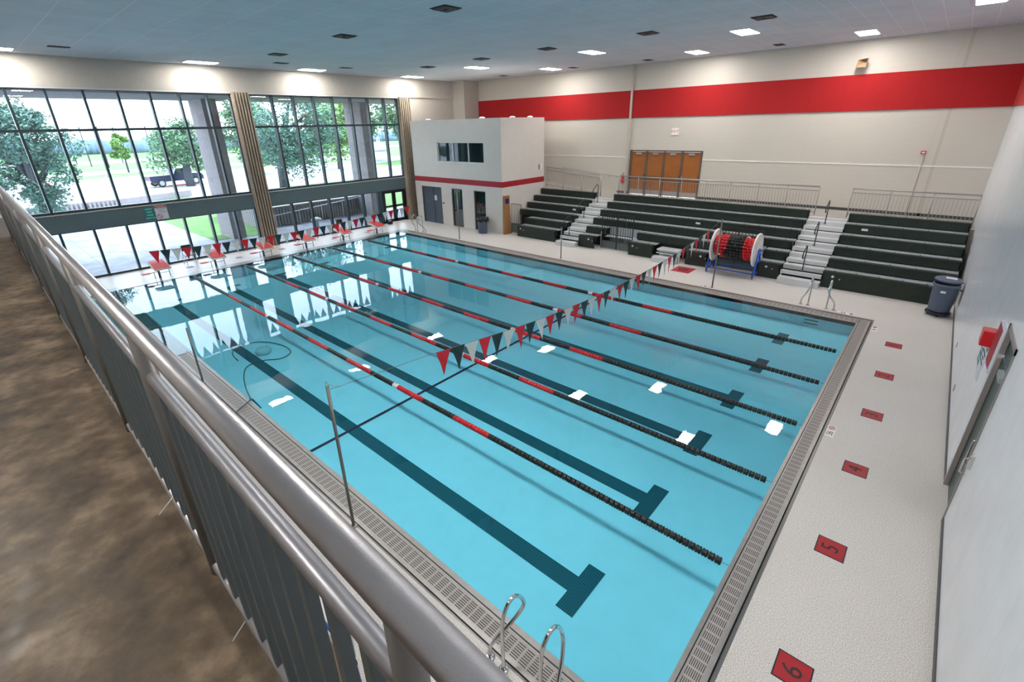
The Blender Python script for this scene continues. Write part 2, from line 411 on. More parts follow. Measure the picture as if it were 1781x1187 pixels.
# ------------------------------------------------------------------ window wall
def ribbed_column(name, y0, y1):
    b = MB(); n = 6; w = (y1 - y0) / n; pts = [(-2.9, y0), (-2.56, y0)]
    x = -2.40
    for i in range(n):
        a = y0 + i * w
        pts += [(x - .15, a + w * .12), (x, a + w * .30), (x, a + w * .70), (x - .15, a + w * .88)]
    pts += [(-2.56, y1), (-2.9, y1)]
    b.prism([(p[0], p[1], 0) for p in pts], (0, 0, 7.5))
    o = struct(b, name, M['conc_col']); return o
for n_, (y0, y1) in enumerate(((-2.9, -2.05), (6.93, 7.74), (16.63, 17.50))):
    o = ribbed_column('wall_column_%d' % (n_ + 1), y0, y1)
win = 0
def window_bay(ys, ylast, label, doors=False):
    global win; win += 1
    y0, y1 = ys[0], ylast
    fr = thing('window_%d' % win, label, 'window'); fr['kind'] = 'structure'
    b = MB()
    for z in (2.80, 5.90, 7.41): b.box(-2.80, -2.64, y0, y1, z, z + .10)
    for y in ys[1:]: b.box(-2.84, -2.60, y - .042, y + .042, 2.8, 7.5)
    b.box(-2.80, -2.66, y0, y0 + .06, 2.8, 7.5); b.box(-2.80, -2.66, y1 - .06, y1, 2.8, 7.5)
    b.build('frame', M['mullion'], fr)
    b = MB(); b.box(-2.66, -2.56, y0, y1, 7.44, 7.5); b.box(-2.66, -2.6, y0, y1, 2.74, 2.80); b.build('sill', M['vent_light'], fr)
    b = MB(); b.box(-2.745, -2.735, y0, y1, 2.84, 7.46); b.build('glass', M['glass'], fr)
    b = MB(); b.box(-2.9, -2.60, y0, y1, 2.06, 2.76); b.build('spandrel', M['spandrel'], fr)
    yy1 = 14.75 if doors else y1
    b = MB(); b.box(-2.80, -2.66, y0, yy1, 0, .09); b.box(-2.80, -2.66, y0, yy1, 2.02, 2.06)
    for y in [q for q in ys[1:] if q < yy1 - .1] + [yy1 - .03]: b.box(-2.84, -2.60, y - .042, y + .042, 0, 2.06)
    b.box(-2.80, -2.66, y0, y0 + .06, 0, 2.06)
    b.build('lower_frame', M['mullion'], fr)
    b = MB(); b.box(-2.745, -2.735, y0, yy1, .05, 2.05); b.build('lower_glass', M['glass'], fr)
    return fr
window_bay([-2.05, -.86, .25, 1.39, 2.52, 3.65, 4.77, 5.89], 6.93, 'tall dark-framed window bay with parking lot and truck beyond, above the dark spandrel')
window_bay([7.74, 8.89, 10.0, 11.13, 12.25, 13.39, 14.51, 15.64], 16.63, 'tall dark-framed window bay beside the white booth, trees beyond', doors=True)
# exterior double door in window bay
dr = thing('door_1', 'black-framed glazed double door at the end of the window wall next to the booth', 'door'); dr['kind'] = 'structure'
b = MB(); b.box(-2.82, -2.66, 14.78, 16.63, 1.96, 2.06); b.box(-2.82, -2.66, 14.78, 14.86, 0, 2.0); b.box(-2.82, -2.66, 16.5, 16.63, 0, 2.0); b.build('frame', M['black_metal'], dr)
for y0, y1 in ((14.86, 15.68), (15.69, 16.5)):
    b = MB(); b.box(-2.80, -2.70, y0, y0 + .12, .02, 1.96); b.box(-2.80, -2.70, y1 - .12, y1, .02, 1.96)
    b.box(-2.80, -2.70, y0, y1, .02, .22); b.box(-2.80, -2.70, y0, y1, .98, 1.10); b.box(-2.80, -2.70, y0, y1, 1.86, 1.96)
    lf = b.build('door_leaf', M['black_metal'], dr)
    b = MB(); b.box(-2.755, -2.745, y0 + .1, y1 - .1, .2, 1.88); b.build('pane', M['glass'], lf)
b = MB(); b.box(-2.70, -2.60, 15.0, 15.05, 0, 0); b.bm.free()

M['faded'] = mat('faded_tile', (.30, .17, .30), .6)
# signs on the spandrel
sg = thing('rules_sign', 'small green pool rules sign with white lettering on the dark spandrel', 'sign', (-2.59, 2.36, 2.41))
b = MB(); b.box(0, .012, -.18, .18, -.30, .30); b.build('board', M['green_sign'], sg)
RM = lambda x, y, z: Matrix.Translation((x, y, z)) @ Matrix(((0, 0, 1), (1, 0, 0), (0, 1, 0))).to_4x4()      # text on a +x facing face
for i, s in enumerate(('SAFETY', 'FIRST', 'WALK', "DON'T RUN")):
    text_mesh(s, .085 if i < 3 else .07, RM(.013, 0, .20 - i * .13), M['paper'], sg)
sg = thing('warning_sign', 'white no-diving warning sign with red header on the dark spandrel', 'sign', (-2.59, 2.81, 2.42))
b = MB(); b.box(0, .012, -.24, .24, -.31, .31); b.build('board', M['sign_white'], sg)
b = MB(); b.box(.012, .014, -.23, .23, .20, .29); b.build('header', M['ink_red'], sg)
text_mesh('WARNING', .075, RM(.0145, 0, .245), M['paper'], sg)
for i, s in enumerate(('SHALLOW WATER', 'DIVING IN', 'NOT PERMITTED')): text_mesh(s, .045, RM(.013, .02, .15 - i * .07), M['ink'], sg)
def no_sign(parent, cen, r, nrm='x', m='ink_red'):
    b = MB(); pts = []
    for i in range(21):
        a = 2 * PI * i / 20; u, v = r * math.cos(a), r * math.sin(a)
        pts.append((cen[0], cen[1] + u, cen[2] + v) if nrm == 'x' else (cen[0] + u, cen[1] + v, cen[2]))
    b.tube(pts, r * .13, 6, cap=False)
    a = PI * .75; u, v = r * math.cos(a), r * math.sin(a)
    if nrm == 'x': b.tube([(cen[0], cen[1] + u, cen[2] + v), (cen[0], cen[1] - u, cen[2] - v)], r * .11, 6)
    else: b.tube([(cen[0] + u, cen[1] + v, cen[2]), (cen[0] - u, cen[1] - v, cen[2])], r * .11, 6)
    b.build('prohibition_symbol', M[m], parent)
no_sign(sg, (.013, -.10, -.17), .09)

# ------------------------------------------------------------------ booth
BX, BY, BYB, BZ = 5.74, 16.9, 20.67, 6.13
bt = thing('timing_booth', 'white two-storey booth with red stripe beside the bleachers', 'booth'); bt['kind'] = 'structure'
b = MB()
# front wall pieces around openings (facing -y)
def wall_with_holes(b, x0, x1, z0, z1, y0, y1, holes):
    xs = sorted({x0, x1, *[h[0] for h in holes], *[h[1] for h in holes]}); zs = sorted({z0, z1, *[h[2] for h in holes], *[h[3] for h in holes]})
    for xa, xb in zip(xs, xs[1:]):
        for za, zb in zip(zs, zs[1:]):
            cx, cz = (xa + xb) / 2, (za + zb) / 2
            if any(h[0] < cx < h[1] and h[2] < cz < h[3] for h in holes): continue
            b.box(xa, xb, y0, y1, za, zb)
holes = [(.50, 4.40, 3.80, 4.91), (-1.27, .62, 0, 2.28), (1.55, 2.50, 0, 2.28), (3.49, 4.43, 0, 2.28)]
wall_with_holes(b, -1.9, BX, 0, BZ, BY, BY + .2, holes)
b.box(BX - .2, BX, BY + .2, BYB, 0, BZ); b.box(-1.9, -1.7, BY + .2, BYB, 0, BZ); b.box(-1.7, BX - .2, BYB - .2, BYB, 0, BZ)
b.box(-1.7, BX - .2, BY + .2, BYB - .2, BZ - .25, BZ - .1)
b.build('walls', M['booth'], bt)
b = MB(); b.box(-1.9, BX + .008, BY - .008, BY, 2.57, 2.87); b.box(BX, BX + .008, BY - .008, BYB, 2.57, 2.87); b.build('stripe', M['red'], bt)
wd = MB(); wd.box(.50, 4.40, BY + .10, BY + .12, 3.80, 4.91); wd.build('upper_glass', M['booth_glass'], bt)
b = MB()
for x in (.50, 1.82, 3.12, 4.36): b.box(x, x + .05, BY + .04, BY + .12, 3.80, 4.91)
b.box(.50, 4.40, BY + .04, BY + .12, 3.80, 3.84); b.box(.50, 4.40, BY + .04, BY + .12, 4.87, 4.91); b.box(.44, 4.46, BY - .02, BY + .1, 3.76, 3.80)
b.build('upper_window_frame', M['white_trim'], bt)
b = MB(); b.box(-1.27, .62, BY + .05, BY + .12, 0, 2.28); dd = b.build('door', M['door_blue'], bt)
b = MB(); b.box(-1.27, -1.2, BY + .0, BY + .06, 0, 2.28); b.box(.55, .62, BY + .0, BY + .06, 0, 2.28); b.box(-1.27, .62, BY, BY + .06, 2.2, 2.28); b.box(-.22, -.18, BY + .02, BY + .055, 0, 2.2); b.build('door_frame', M['frame_grey'], dd)
b = MB(); b.box(-.12, .10, BY + .03, BY + .05, 1.45, 1.75); b.build('notice', M['paper'], dd)
b = MB(); b.lathe([(.03, 0), (.035, .03), (.02, .06)], (-.14, BY + .0, 1.02), 10, 'y'); b.build('knob', M['chrome'], dd)
for x0, x1 in ((1.55, 2.50), (3.49, 4.43)):
    b = MB(); b.box(x0, x1, BY + .10, BY + .12, 0, 2.28); g = b.build('tall_glass', M['booth_glass'], bt)
    b = MB(); b.box(x0, x0 + .05, BY + .05, BY + .12, 0, 2.28); b.box(x1 - .05, x1, BY + .05, BY + .12, 0, 2.28); b.box(x0, x1, BY + .05, BY + .12, 2.22, 2.28); b.box(x0, x1, BY + .05, BY + .12, 0, .06); b.box(x0, x1, BY + .06, BY + .12, 1.02, 1.06)
    b.build('tall_window_frame', M['frame_grey'], g)
b = MB(); b.box(.72, .84, BY - .03, BY, 1.30, 1.38); b.build('card_reader', M['black'], bt)
b = MB(); b.box(BX, BX + .004, 20.1, 20.5, 3.28, 3.60); o = b.build('poster', M['paper'], None, local=(BX, 20.3, 3.44)); tag(o, 'small picture notice on the side of the white booth', 'poster')
b = MB(); b.box(BX + .004, BX + .006, 20.12, 20.28, 3.30, 3.58); q = b.build('picture', M['card'], None, local=(BX, 20.3, 3.44)); q.parent = o; q.location = (0, 0, 0)
for i, (x, y, lbl) in enumerate(((-.5, 17.2, 'small white item on the booth roof near the window wall'), (4.0, 17.3, 'white crumpled item on booth roof, mid length'), (5.1, 18.6, 'white item on booth roof beside the red band'), (5.3, 19.9, 'white item on booth roof at its far corner'))):
    b = MB(); b.lathe([(.02, 0), (.14, .02), (.16, .08), (.09, .15), (.02, .17)], (x, y, BZ), 8); o = b.build('stored_item', M['white'], local=(x, y, BZ)); o.scale = (.8, 1.5, .55); tag(o, lbl, 'stored item', 'items lying on the booth roof')
b = MB(); b.prism([(BX + .06, 16.86, 0), (BX + .06, 17.42, 0), (BX + .03, 17.36, 2.12), (BX + .03, 16.92, 2.12)], (.10, 0, 0)); o = b.build('cardboard_box', M['card'], bevel=.006); tag(o, 'tall brown cardboard box leaning upright against the white booth', 'box')
b = MB(); b.box(BX + .161, BX + .165, 16.98, 17.25, 1.70, 1.98); q = b.build('label', M['label_blue'], o)

# ------------------------------------------------------------------ wooden doors, exit sign, fixtures on back wall
dr = thing('door_2', 'row of four orange wooden doors at the top of the bleachers', 'door'); dr['kind'] = 'structure'
b = MB()
xs = [10.33, 11.30, 12.30, 13.28, 14.30]
for x in xs: b.box(x - .045, x + .045, YB - .03, YB + .14, 1.95, 4.33)
b.box(10.33, 14.3, YB - .03, YB + .14, 4.25, 4.33); b.build('frame', M['frame_grey'], dr)
for i, (x0, x1) in enumerate(zip(xs, xs[1:])):
    b = MB(); b.box(x0 + .05, x1 - .05, YB + .03, YB + .08, 1.97, 4.24); lf = b.build('door_leaf', M['door_wood'], dr)
    b = MB(); b.box(x0 + .06, x1 - .06, YB - .04, YB + .0, 2.90, 2.97); b.box(x0 + .06 if i % 2 else x1 - .14, x0 + .14 if i % 2 else x1 - .06, YB - .05, YB + .03, 2.86, 3.06); b.build('push_bar', M['chrome'], lf)
    b = MB(); b.box(x0 + .06, x1 - .06, YB + .02, YB + .03, 1.98, 2.22); b.build('kick_plate', M['alu_plain'], lf)
    b = MB(); b.box((x0 + x1) / 2 - .15, (x0 + x1) / 2 + .15, YB - .05, YB + .03, 4.10, 4.19); b.build('closer', M['alu_plain'], lf)
ex = thing('exit_sign', 'white exit sign with red lettering above the wooden doors', 'sign', (12.78, YB - .001, 5.26))
b = MB(); b.box(-.19, .19, -.07, 0, -.16, .16); b.box(-.03, .03, -.05, 0, .16, .20); b.build('housing', M['white'], ex)
TM = lambda x, y, z: Matrix.Translation((x, y, z)) @ Matrix(((1, 0, 0), (0, 0, 1), (0, 1, 0))).to_4x4()
def RY(x, y, z):  # text on a -y facing face
    return Matrix.Translation((x, y, z)) @ Matrix.Rotation(PI / 2, 4, 'X')
text_mesh('EXIT', .19, RY(0, -.072, 0), M['exit_red'], ex)
hn = thing('horn_speaker', 'tan square horn loudspeaker mounted high above the red band', 'loudspeaker', (20.34, YB - .02, 7.82))
b = MB(); b.prism([(-.06, 0, -.06), (.06, 0, -.06), (.06, 0, .06), (-.06, 0, .06)], (0, -.14, -.02)); b.build('bracket', M['tan_box'], hn)
b = MB()
a = [b.bm.verts.new(v) for v in ((-.05, -.12, .06), (.05, -.12, .06), (.05, -.12, -.04), (-.05, -.12, -.04))]
e = [b.bm.verts.new(v) for v in ((-.22, -.30, .02), (.12, -.42, .06), (.08, -.46, -.26), (-.26, -.34, -.24))]
for i in range(4): b.bm.faces.new([a[i], a[(i + 1) % 4], e[(i + 1) % 4], e[i]])
b.bm.faces.new(a)
hb = b.build('horn', M['tan_box'], hn); sm = hb.modifiers.new('thick', 'SOLIDIFY'); sm.thickness = .012
al = thing('fire_alarm', 'small red fire alarm on the back wall above the last railing', 'fire alarm', (22.94, YB - .001, 4.40))
b = MB(); b.box(-.08, .08, -.06, 0, -.06, .06); b.build('housing', M['float_red'], al)
b = MB(); b.box(-.05, .05, -.065, -.06, -.025, .025); b.build('strobe', M['white'], al)
b = MB(); b.tube([(22.98, YB - .02, 4.34), (22.98, YB - .02, 1.95)], .015, 6); o = b.build('conduit', M['pipe']); tag(o, 'thin painted conduit below the red fire alarm', 'conduit')
fe = thing('fire_extinguisher', 'red fire extinguisher on the wall next to the wooden doors', 'fire extinguisher', (9.97, YB - .1, 2.50))
b = MB(); b.lathe([(.01, 0), (.07, .01), (.075, .05), (.075, .40), (.03, .47), (.02, .50)], (0, 0, 0), 14); b.build('cylinder', M['float_red'], fe)
b = MB(); b.tube([(0, 0, .50), (0, -.02, .56), (.08, -.02, .60)], .012, 6); b.tube([(0, 0, .50), (.06, -.05, .40), (.08, -.06, .20)], .010, 6); b.build('hose', M['black'], fe)

# ------------------------------------------------------------------ ceiling lights and vents
def ceiling_light(x, y, label, w=.6, l=1.2):
    t = thing('ceiling_light', label, 'ceiling light', (x, y, ZC - .001), group=None)
    b = MB(); b.box(-w / 2 - .03, w / 2 + .03, -l / 2 - .03, l / 2 + .03, -.015, 0); b.build('frame', M['white_trim'], t)
    b = MB(); b.box(-w / 2, w / 2, -l / 2, l / 2, -.02, -.015); b.build('diffuser', M['panel'], t)
for y, w_ in ((-.95, 'edge of the photo, nearest the balcony'), (5.6, 'middle of the parking-lot window bay'), (10.7, 'tree-side window bay'), (17.1, 'corner by the booth')):
    ceiling_light(-1.5, y, 'bright ceiling panel close to the window beam, ' + w_)
for x, w_ in ((4.2, 'over the white booth corner'), (11.2, 'over the first bleacher stair'), (17.4, 'between the two air vents'), (23.6, 'nearest the side wall')):
    ceiling_light(x, 16.85, 'bright ceiling panel in the second row from the back wall, ' + w_)
for x, w_ in ((6.15, 'next to the booth'), (14.25, 'above the wooden doors'), (20.45, 'above the tan horn speaker')):
    ceiling_light(x, 20.65, 'bright ceiling panel in the row along the back wall, ' + w_)
for x in (11.3, 17.3, 23.4):  # panels out of view, added to brighten the near pool and deck
    t = thing('ceiling_light', 'added unseen ceiling panel that brightens the pool edge below the balcony', 'ceiling light', (x, 1.6, ZC - .001), group='added panels over the balcony-side pool edge')
    b = MB(); b.box(-.53, .53, -.53, .53, -.015, 0); b.build('frame', M['white_trim'], t)
    b = MB(); b.box(-.5, .5, -.5, .5, -.02, -.015); b.build('diffuser', M['panel'], t)
for x in (15.5, 20.8):  # extra panels behind the view, added to lift the balcony floor
    t = thing('ceiling_light', 'added unseen ceiling panel that brightens the balcony walkway', 'ceiling light', (x, -4.6, ZC - .001), group='added panels over the walkway')
    b = MB(); b.box(-.38, .38, -.38, .38, -.015, 0); b.build('frame', M['white_trim'], t)
    b = MB(); b.box(-.35, .35, -.35, .35, -.02, -.015); b.build('diffuser', M['panel'], t)
def vent(x, y, w, l, label, louvre=True):
    t = thing('ceiling_vent', label, 'air vent', (x, y, ZC - .001))
    b = MB(); b.box(-w / 2, w / 2, -l / 2, l / 2, -.01, 0); b.build('backing', M['dark'], t)
    b = MB()
    if louvre:
        for k in (.24, .17, .10):
            for s in (-1, 1):
                b.box(-k, k, s * k - .02, s * k + .02, -.035, -.012); b.box(s * k - .02, s * k + .02, -k, k, -.035, -.012)
    else:
        n = int(l / .08)
        for i in range(n): b.box(-w / 2, w / 2, -l / 2 + i * .08, -l / 2 + i * .08 + .02, -.02, -.01)
    b.build('louvre', M['vent'], t)
for x, y, l in ((13.15, 6.75, 'dark square ceiling vent, largest, over mid pool'), (8.0, 6.9, 'dark square ceiling vent over mid pool, second from the windows'), (2.75, 7.05, 'dark square ceiling vent nearest the window column'), (18.6, 14.6, 'dark square ceiling vent between two bright panels above the bleachers'), (15.0, 14.35, 'dark square ceiling vent above the flag pole and hose reel'), (10.6, 14.45, 'dark square ceiling vent above the first stair of the bleachers'), (6.8, 14.55, 'dark square ceiling vent in front of the booth'), (2.93, 14.6, 'dark square ceiling vent by the booth window')):
    vent(x, y, .6, .6, l)
for x, y, l in ((17.4, 21.3, 'dark flat ceiling grille by the back wall above the centre bleachers'), (7.3, 21.2, 'dark flat ceiling grille by the back wall near the booth'), (2.1, 21.3, 'faint flat ceiling grille over the booth roof'), (11.5, 21.5, 'small flat ceiling grille above the exit sign'), (.1, .7, 'flat ceiling grille by the windows above the balcony rail'), (.22, 8.35, 'flat ceiling grille by the windows above the ribbed column'), (.25, 11.6, 'flat ceiling grille by the windows, tree side')):
    vent(x, y, .35, .6, l, False)

# ------------------------------------------------------------------ pool
pool = thing('swimming_pool', 'six-lane indoor pool of turquoise water with steel gutters', 'swimming pool')
def fz(y): return -.66 + .0175 * y            # bottom as seen through the surface
b = MB()
v = [b.bm.verts.new(p) for p in ((PX0, 0, fz(0)), (PX1, 0, fz(0)), (PX1, W, fz(W)), (PX0, W, fz(W)))]
b.bm.faces.new(v)
t_ = [b.bm.verts.new(p) for p in ((PX0, 0, -.02), (PX1, 0, -.02), (PX1, W, -.02), (PX0, W, -.02))]
for i in range(4): b.bm.faces.new([v[i], v[(i + 1) % 4], t_[(i + 1) % 4], t_[i]])
for f in b.bm.faces: f.normal_update()
b.build('basin', M['basin'], pool)
b = MB(); b.poly([(PX0, 0, -.012), (PX1, 0, -.012), (PX1, W, -.012), (PX0, W, -.012)]); b.build('water', M['water'], pool, fix=False)
def marking(x0, x1, y0, y1, m='pool_black', dz=.004, nm='lane_marking'):
    b = MB(); b.prism([(x0, y0, fz(y0) + dz), (x1, y0, fz(y0) + dz), (x1, y1, fz(y1) + dz), (x0, y1, fz(y1) + dz)], (0, 0, .002)); return b
for y in (1.36, 3.62, 5.80, 7.96, 10.12, 12.28):
    b = marking(1.5, 21.15, y - .15, y + .15)
    for q in ((21.11, 21.40, y - .45, y - .15), (21.15, 21.40, y - .15, y + .15), (21.11, 21.40, y + .15, y + .45), (1.25, 1.55, y - .45, y - .15), (1.25, 1.5, y - .15, y + .15), (1.25, 1.55, y + .15, y + .45)):
        b.prism([(q[0], q[2], fz(q[2]) + .004), (q[1], q[2], fz(q[2]) + .004), (q[1], q[3], fz(q[3]) + .004), (q[0], q[3], fz(q[3]) + .004)], (0, 0, .002))
    b.build('lane_marking', M['pool_black'], pool)
marking(15.0, 15.09, 0.01, W - .01, dz=.008).build('cross_marking', M['pool_maroon'], pool)
b = MB()
for y in (1.36, 3.62, 5.80, 7.96, 10.12, 12.28):
    b.box(PX1 - .012, PX1 - .006, y - .12, y + .12, -.5, -.10)
b.build('wall_target', M['pool_black'], pool)
b = MB()
for z in (-.08, -.19, -.30): b.box(21.55, 21.92, W - .02, W - .005, z - .03, z)
b.build('ladder_step', M['pool_black'], pool)
# gutters
b = MB()
b.box(PX0, PX1 + .06, -.075, 0, -.12, 0); b.box(PX0, ox1 - .05, -.40, -.335, -.12, -.002); b.box(PX0, PX1 + .06, -.125, -.09, -.05, -.002)            # near lip, frame
b.box(PX0, PX1 + .06, W, W + .085, -.12, 0); b.box(PX0, ox1, W + .40, W + .47, -.12, 0)
b.box(PX1, PX1 + .055, 0, W, -.12, 0); b.box(PX1 + .265, PX1 + .325, -.40, W + .42, -.12, -.002); b.box(PX1 + .067, PX1 + .09, -.335, W + .40, -.05, -.002)
b.build('gutter_lip', M['steel'], pool)
b = MB(); b.box(PX0, ox1, oy0, -.42, -.12, -.002); b.box(-.25, ox1, W + .50, oy1, -.12, -.002); b.box(PX1 + .345, ox1, -.42, W + .5, -.12, -.002)
b.box(-.25, PX0, oy0, oy1, -.12, .0)
b.build('gutter_edge', M['steel_dark'], pool)
b = MB(); b.box(PX0, ox1 - .05, -.42, -.075, -.15, -.06); b.box(0.2, ox1 - .05, W + .085, W + .50, -.15, -.06); b.box(PX1 + .055, PX1 + .345, -.42, W + .5, -.15, -.06); b.build('gutter_channel', M['dark'], pool)
b = MB(); b.box(PX0, PX1 + .055, -.335, -.125, -.03, -.004); b.build('long_grate', M['grate_x'], pool)
b = MB(); b.box(PX0, PX1 + .055, W + .10, W + .39, -.03, -.004); b.build('long_grate', M['grate_x'], pool)
b = MB(); b.box(PX1 + .09, PX1 + .265, -.335, W + .40, -.03, -.004); b.build('end_grate', M['grate_y'], pool)
b = MB(); b.poly([(.25, -1.9, .004), (9.0, -1.9, .004), (9.0, 0, .004), (.25, 0, .004)]); b.build('flooded_gutter', M['water'], pool, fix=False)

# ------------------------------------------------------------------ lane ropes
def float_mesh(name, m):
    b = MB(); b.lathe([(.012, -.042), (.050, -.040), (.062, -.026), (.050, 0), (.062, .026), (.050, .040), (.012, .042)], (0, 0, 0), 8, 'x')
    o = b.build(name, m); me = o.data; C.objects.unlink(o); bpy.data.objects.remove(o); return me
FM = {k: float_mesh('float', M['float_' + k]) for k in ('red', 'black', 'white')}
REDS = [(4.71, 5.81), (6.68, 7.93), (8.76, 9.87), (10.85, 12.0), (13.02, 14.1), (15.24, 16.22), (17.18, 18.28)]
WHT = [(7.93, 8.12), (15.02, 15.22)]
rope_lbl = ('lane rope nearest the balcony', 'second lane rope counted from the balcony', 'middle lane rope of the five', 'second lane rope counted from the bleachers', 'lane rope closest to the bleachers')
for k, y in enumerate((2.57, 4.74, 6.91, 9.06, 11.21)):
    rp_ = thing('lane_rope', 'red and black ' + rope_lbl[k], 'lane rope', (0, y, .008), group='lane ropes across the pool')
    b = MB(); b.tube([(PX0, 0, 0), (PX1, 0, 0)], .004, 5); b.build('cable', M['steel'], rp_)
    xs_ = []; x = 22.72
    while x > .75: xs_.append(x); x -= .094
    def colr(x): return 'white' if any(a <= x < b_ for a, b_ in WHT) else 'red' if any(a <= x < b_ for a, b_ in REDS) else 'black'
    for x in xs_[:96]:
        o = bpy.data.objects.new('float', FM[colr(x)]); C.objects.link(o); o.parent = rp_; o.location = (x, 0, 0); o.rotation_euler = (x * 37 % 1.5, 0, 0)
    b = MB()
    for x in xs_[96:]:
        b.mi = ('red', 'black', 'white').index(colr(x))
        b.lathe([(.012, -.040), (.052, -.036), (.056, -.010), (.030, 0), (.056, .010), (.052, .036), (.012, .040)], (x, 0, 0), 8, 'x')
    b.build('float_run', [M['float_red'], M['float_black'], M['float_white']], rp_, kind='stuff')

# ------------------------------------------------------------------ backstroke flags and poles
def pole(x, y, h, label, hook=False):
    t = thing('flag_pole', label, 'pole', (x, y, 0))
    b = MB(); b.tube([(0, 0, 0), (0, 0, h)], .024, 10); b.build('pole', M['pole'], t)
    b = MB(); b.lathe([(.06, 0), (.06, .01), (.035, .02)], (0, 0, 0), 12); b.build('base_flange', M['steel'], t)
    b = MB(); b.lathe([(.028, h), (.02, h + .02), (.004, h + .03)], (0, 0, 0), 10); b.build('cap', M['steel'], t)
    if hook:
        b = MB(); pts = [(.0 + .035 * math.cos(a), 0, h + .05 + .035 * math.sin(a)) for a in [i * PI / 5 for i in range(11)]]; b.tube(pts, .005, 5, cap=False)
        pts = [(.03 + i * .035, .02 * i, h + .045 + .01 * math.sin(i * 2)) for i in range(6)]; b.tube(pts, .004, 5); b.build('hook', M['steel'], t)
pole(18.22, -.47, 2.50, 'thin steel flag pole standing on the balcony-side gutter edge', True)
pole(11.34, -.43, 1.48, 'short steel pole by the flooded gutter, close to the balcony rail')
pole(18.32, 14.56, 2.50, 'steel flag pole in front of the lane rope reel')
pole(11.45, 14.55, 1.42, 'short steel pole at the foot of the first bleacher stair')
pole(4.60, 14.56, 2.46, 'steel flag pole in front of the narrow booth windows')
def interp(tab, y):
    for (a, za), (b_, zb) in zip(tab, tab[1:]):
        if a <= y <= b_:
            t = (y - a) / (b_ - a); return za + (zb - za) * t
    return tab[-1][1]
def flag_line(x, tab, y0, n, dy, w, h, label, grp, side):
    ln = MB(); ys = [tab[0][0] + (tab[-1][0] - tab[0][0]) * i / 50 for i in range(51)]
    ln.tube([(x, y, interp(tab, y)) for y in ys], .004, 5); o = ln.build('pennant_rope', M['pole']); tag(o, label, 'pennant rope')
    for i in range(n):
        y = y0 + i * dy; za, zb = interp(tab, y), interp(tab, y + w); c = ('red', 'black', 'white')[i % 3]
        b = MB(); lean = random.uniform(-.03, .05); dx = random.uniform(-.035, .035)
        A = [(x, y, za), (x, y + w, zb)]; T = (x + dx, y + w / 2 + lean, (za + zb) / 2 - h)
        mid0 = (x + dx * .3 + .012, y + w * .25 + lean * .4, (za * .5 + T[2] * .5)); mid1 = (x + dx * .3 - .012, y + w * .75 + lean * .4, (zb * .5 + T[2] * .5))
        vs = [b.bm.verts.new(p) for p in (A[0], A[1], mid1, T, mid0)]
        b.bm.faces.new([vs[0], vs[1], vs[2], vs[4]]); b.bm.faces.new([vs[4], vs[2], vs[3]])
        o = b.build('pennant', M['flag_' + c], local=(x, y + w / 2, (za + zb) / 2)); s_ = o.modifiers.new('t', 'SOLIDIFY'); s_.thickness = .003
        col = {'red': 'red', 'black': 'black', 'white': 'white'}[c]
        o['label'] = '%s triangular pennant, %s' % (col, pos_phrase(i, n, side)); o['category'] = 'pennant'; o['group'] = grp
ORD = ['first', 'second', 'third', 'fourth', 'fifth', 'sixth', 'seventh', 'eighth', 'ninth', 'tenth', 'eleventh', 'twelfth', 'thirteenth', 'fourteenth', 'fifteenth', 'sixteenth', 'seventeenth', 'eighteenth', 'nineteenth']
def pos_phrase(i, n, side):
    if i < (n + 1) // 2: return '%s from the balcony end of the %s' % (ORD[i], side)
    return '%s from the bleacher end of the %s' % (ORD[n - 1 - i], side)
tab2 = [(-.47, 2.50), (1.38, 2.34), (2.35, 2.225), (3.3, 2.12), (4.34, 2.03), (5.8, 1.96), (7.2, 1.93), (8.4, 1.945), (9.4, 1.975), (11, 2.07), (12.4, 2.18), (13.4, 2.29), (14.56, 2.50)]
flag_line(18.3, tab2, 1.38, 37, .3292, .315, .47, 'sagging rope of red, black and white pennants across the near pool', 'pennants on the rope across mid pool', 'near pennant rope')
tab1 = [(-.47, 2.30), (.55, 2.12), (2, 2.02), (4, 1.95), (5.5, 1.93), (7.5, 1.97), (9.5, 2.08), (11.3, 2.20), (14.56, 2.46)]
flag_line(4.6, tab1, .55, 34, .3190, .30, .44, 'rope of pennants strung in front of the window wall', 'pennants on the rope by the windows', 'window pennant rope')

# ------------------------------------------------------------------ starting blocks
sb = thing('starting_block', '', 'starting block', (0, 0, 0), group='red starting blocks by the windows')
b = MB()   # sloping platform
y0, y1 = -.30, .30
b.prism([(-1.02, y0, .64), (-.50, y0, .57), (-.02, y0, .45), (-.02, y0, .39), (-.50, y0, .48), (-1.02, y0, .52)], (0, y1 - y0, 0)); b.build('platform', M['white'], sb)
b = MB(); b.prism([(-.62, y0 + .02, .592), (-.04, y0 + .02, .462), (-.04, y1 - .02, .462), (-.62, y1 - .02, .592)], (0, 0, .006)); b.prism([(-1.0, y0 + .02, .644), (-.66, y0 + .02, .600), (-.66, y1 - .02, .600), (-1.0, y1 - .02, .644)], (0, 0, .006)); b.build('tread', M['block_red'], sb)
b = MB(); b.tube([(-.42, -.10, 0), (-.42, -.10, .30), (-.55, -.10, .52)], .045, 10); b.build('pedestal', M['rail_dark'], sb)
b = MB(); b.tube([(-.40, .28, 0), (-.40, .28, .42)], .014, 6); b.tube([(-.40, .28, .2), (-.40, -.06, .2)], .012, 6); b.tube([(-.40, -.28, .0), (-.40, -.28, .26)], .014, 6); b.build('leg', M['rail_dark'], sb)
b = MB(); b.tube([(-.40, -.1, .27), (-.40, -.62, .27)], .014, 6); b.build('arm', M['rail_dark'], sb)
b = MB(); b.box(-.52, -.26, -.72, -.42, .26, .29); b.build('side_step', M['block_red'], sb, bevel=.01)
kids_of(sb)
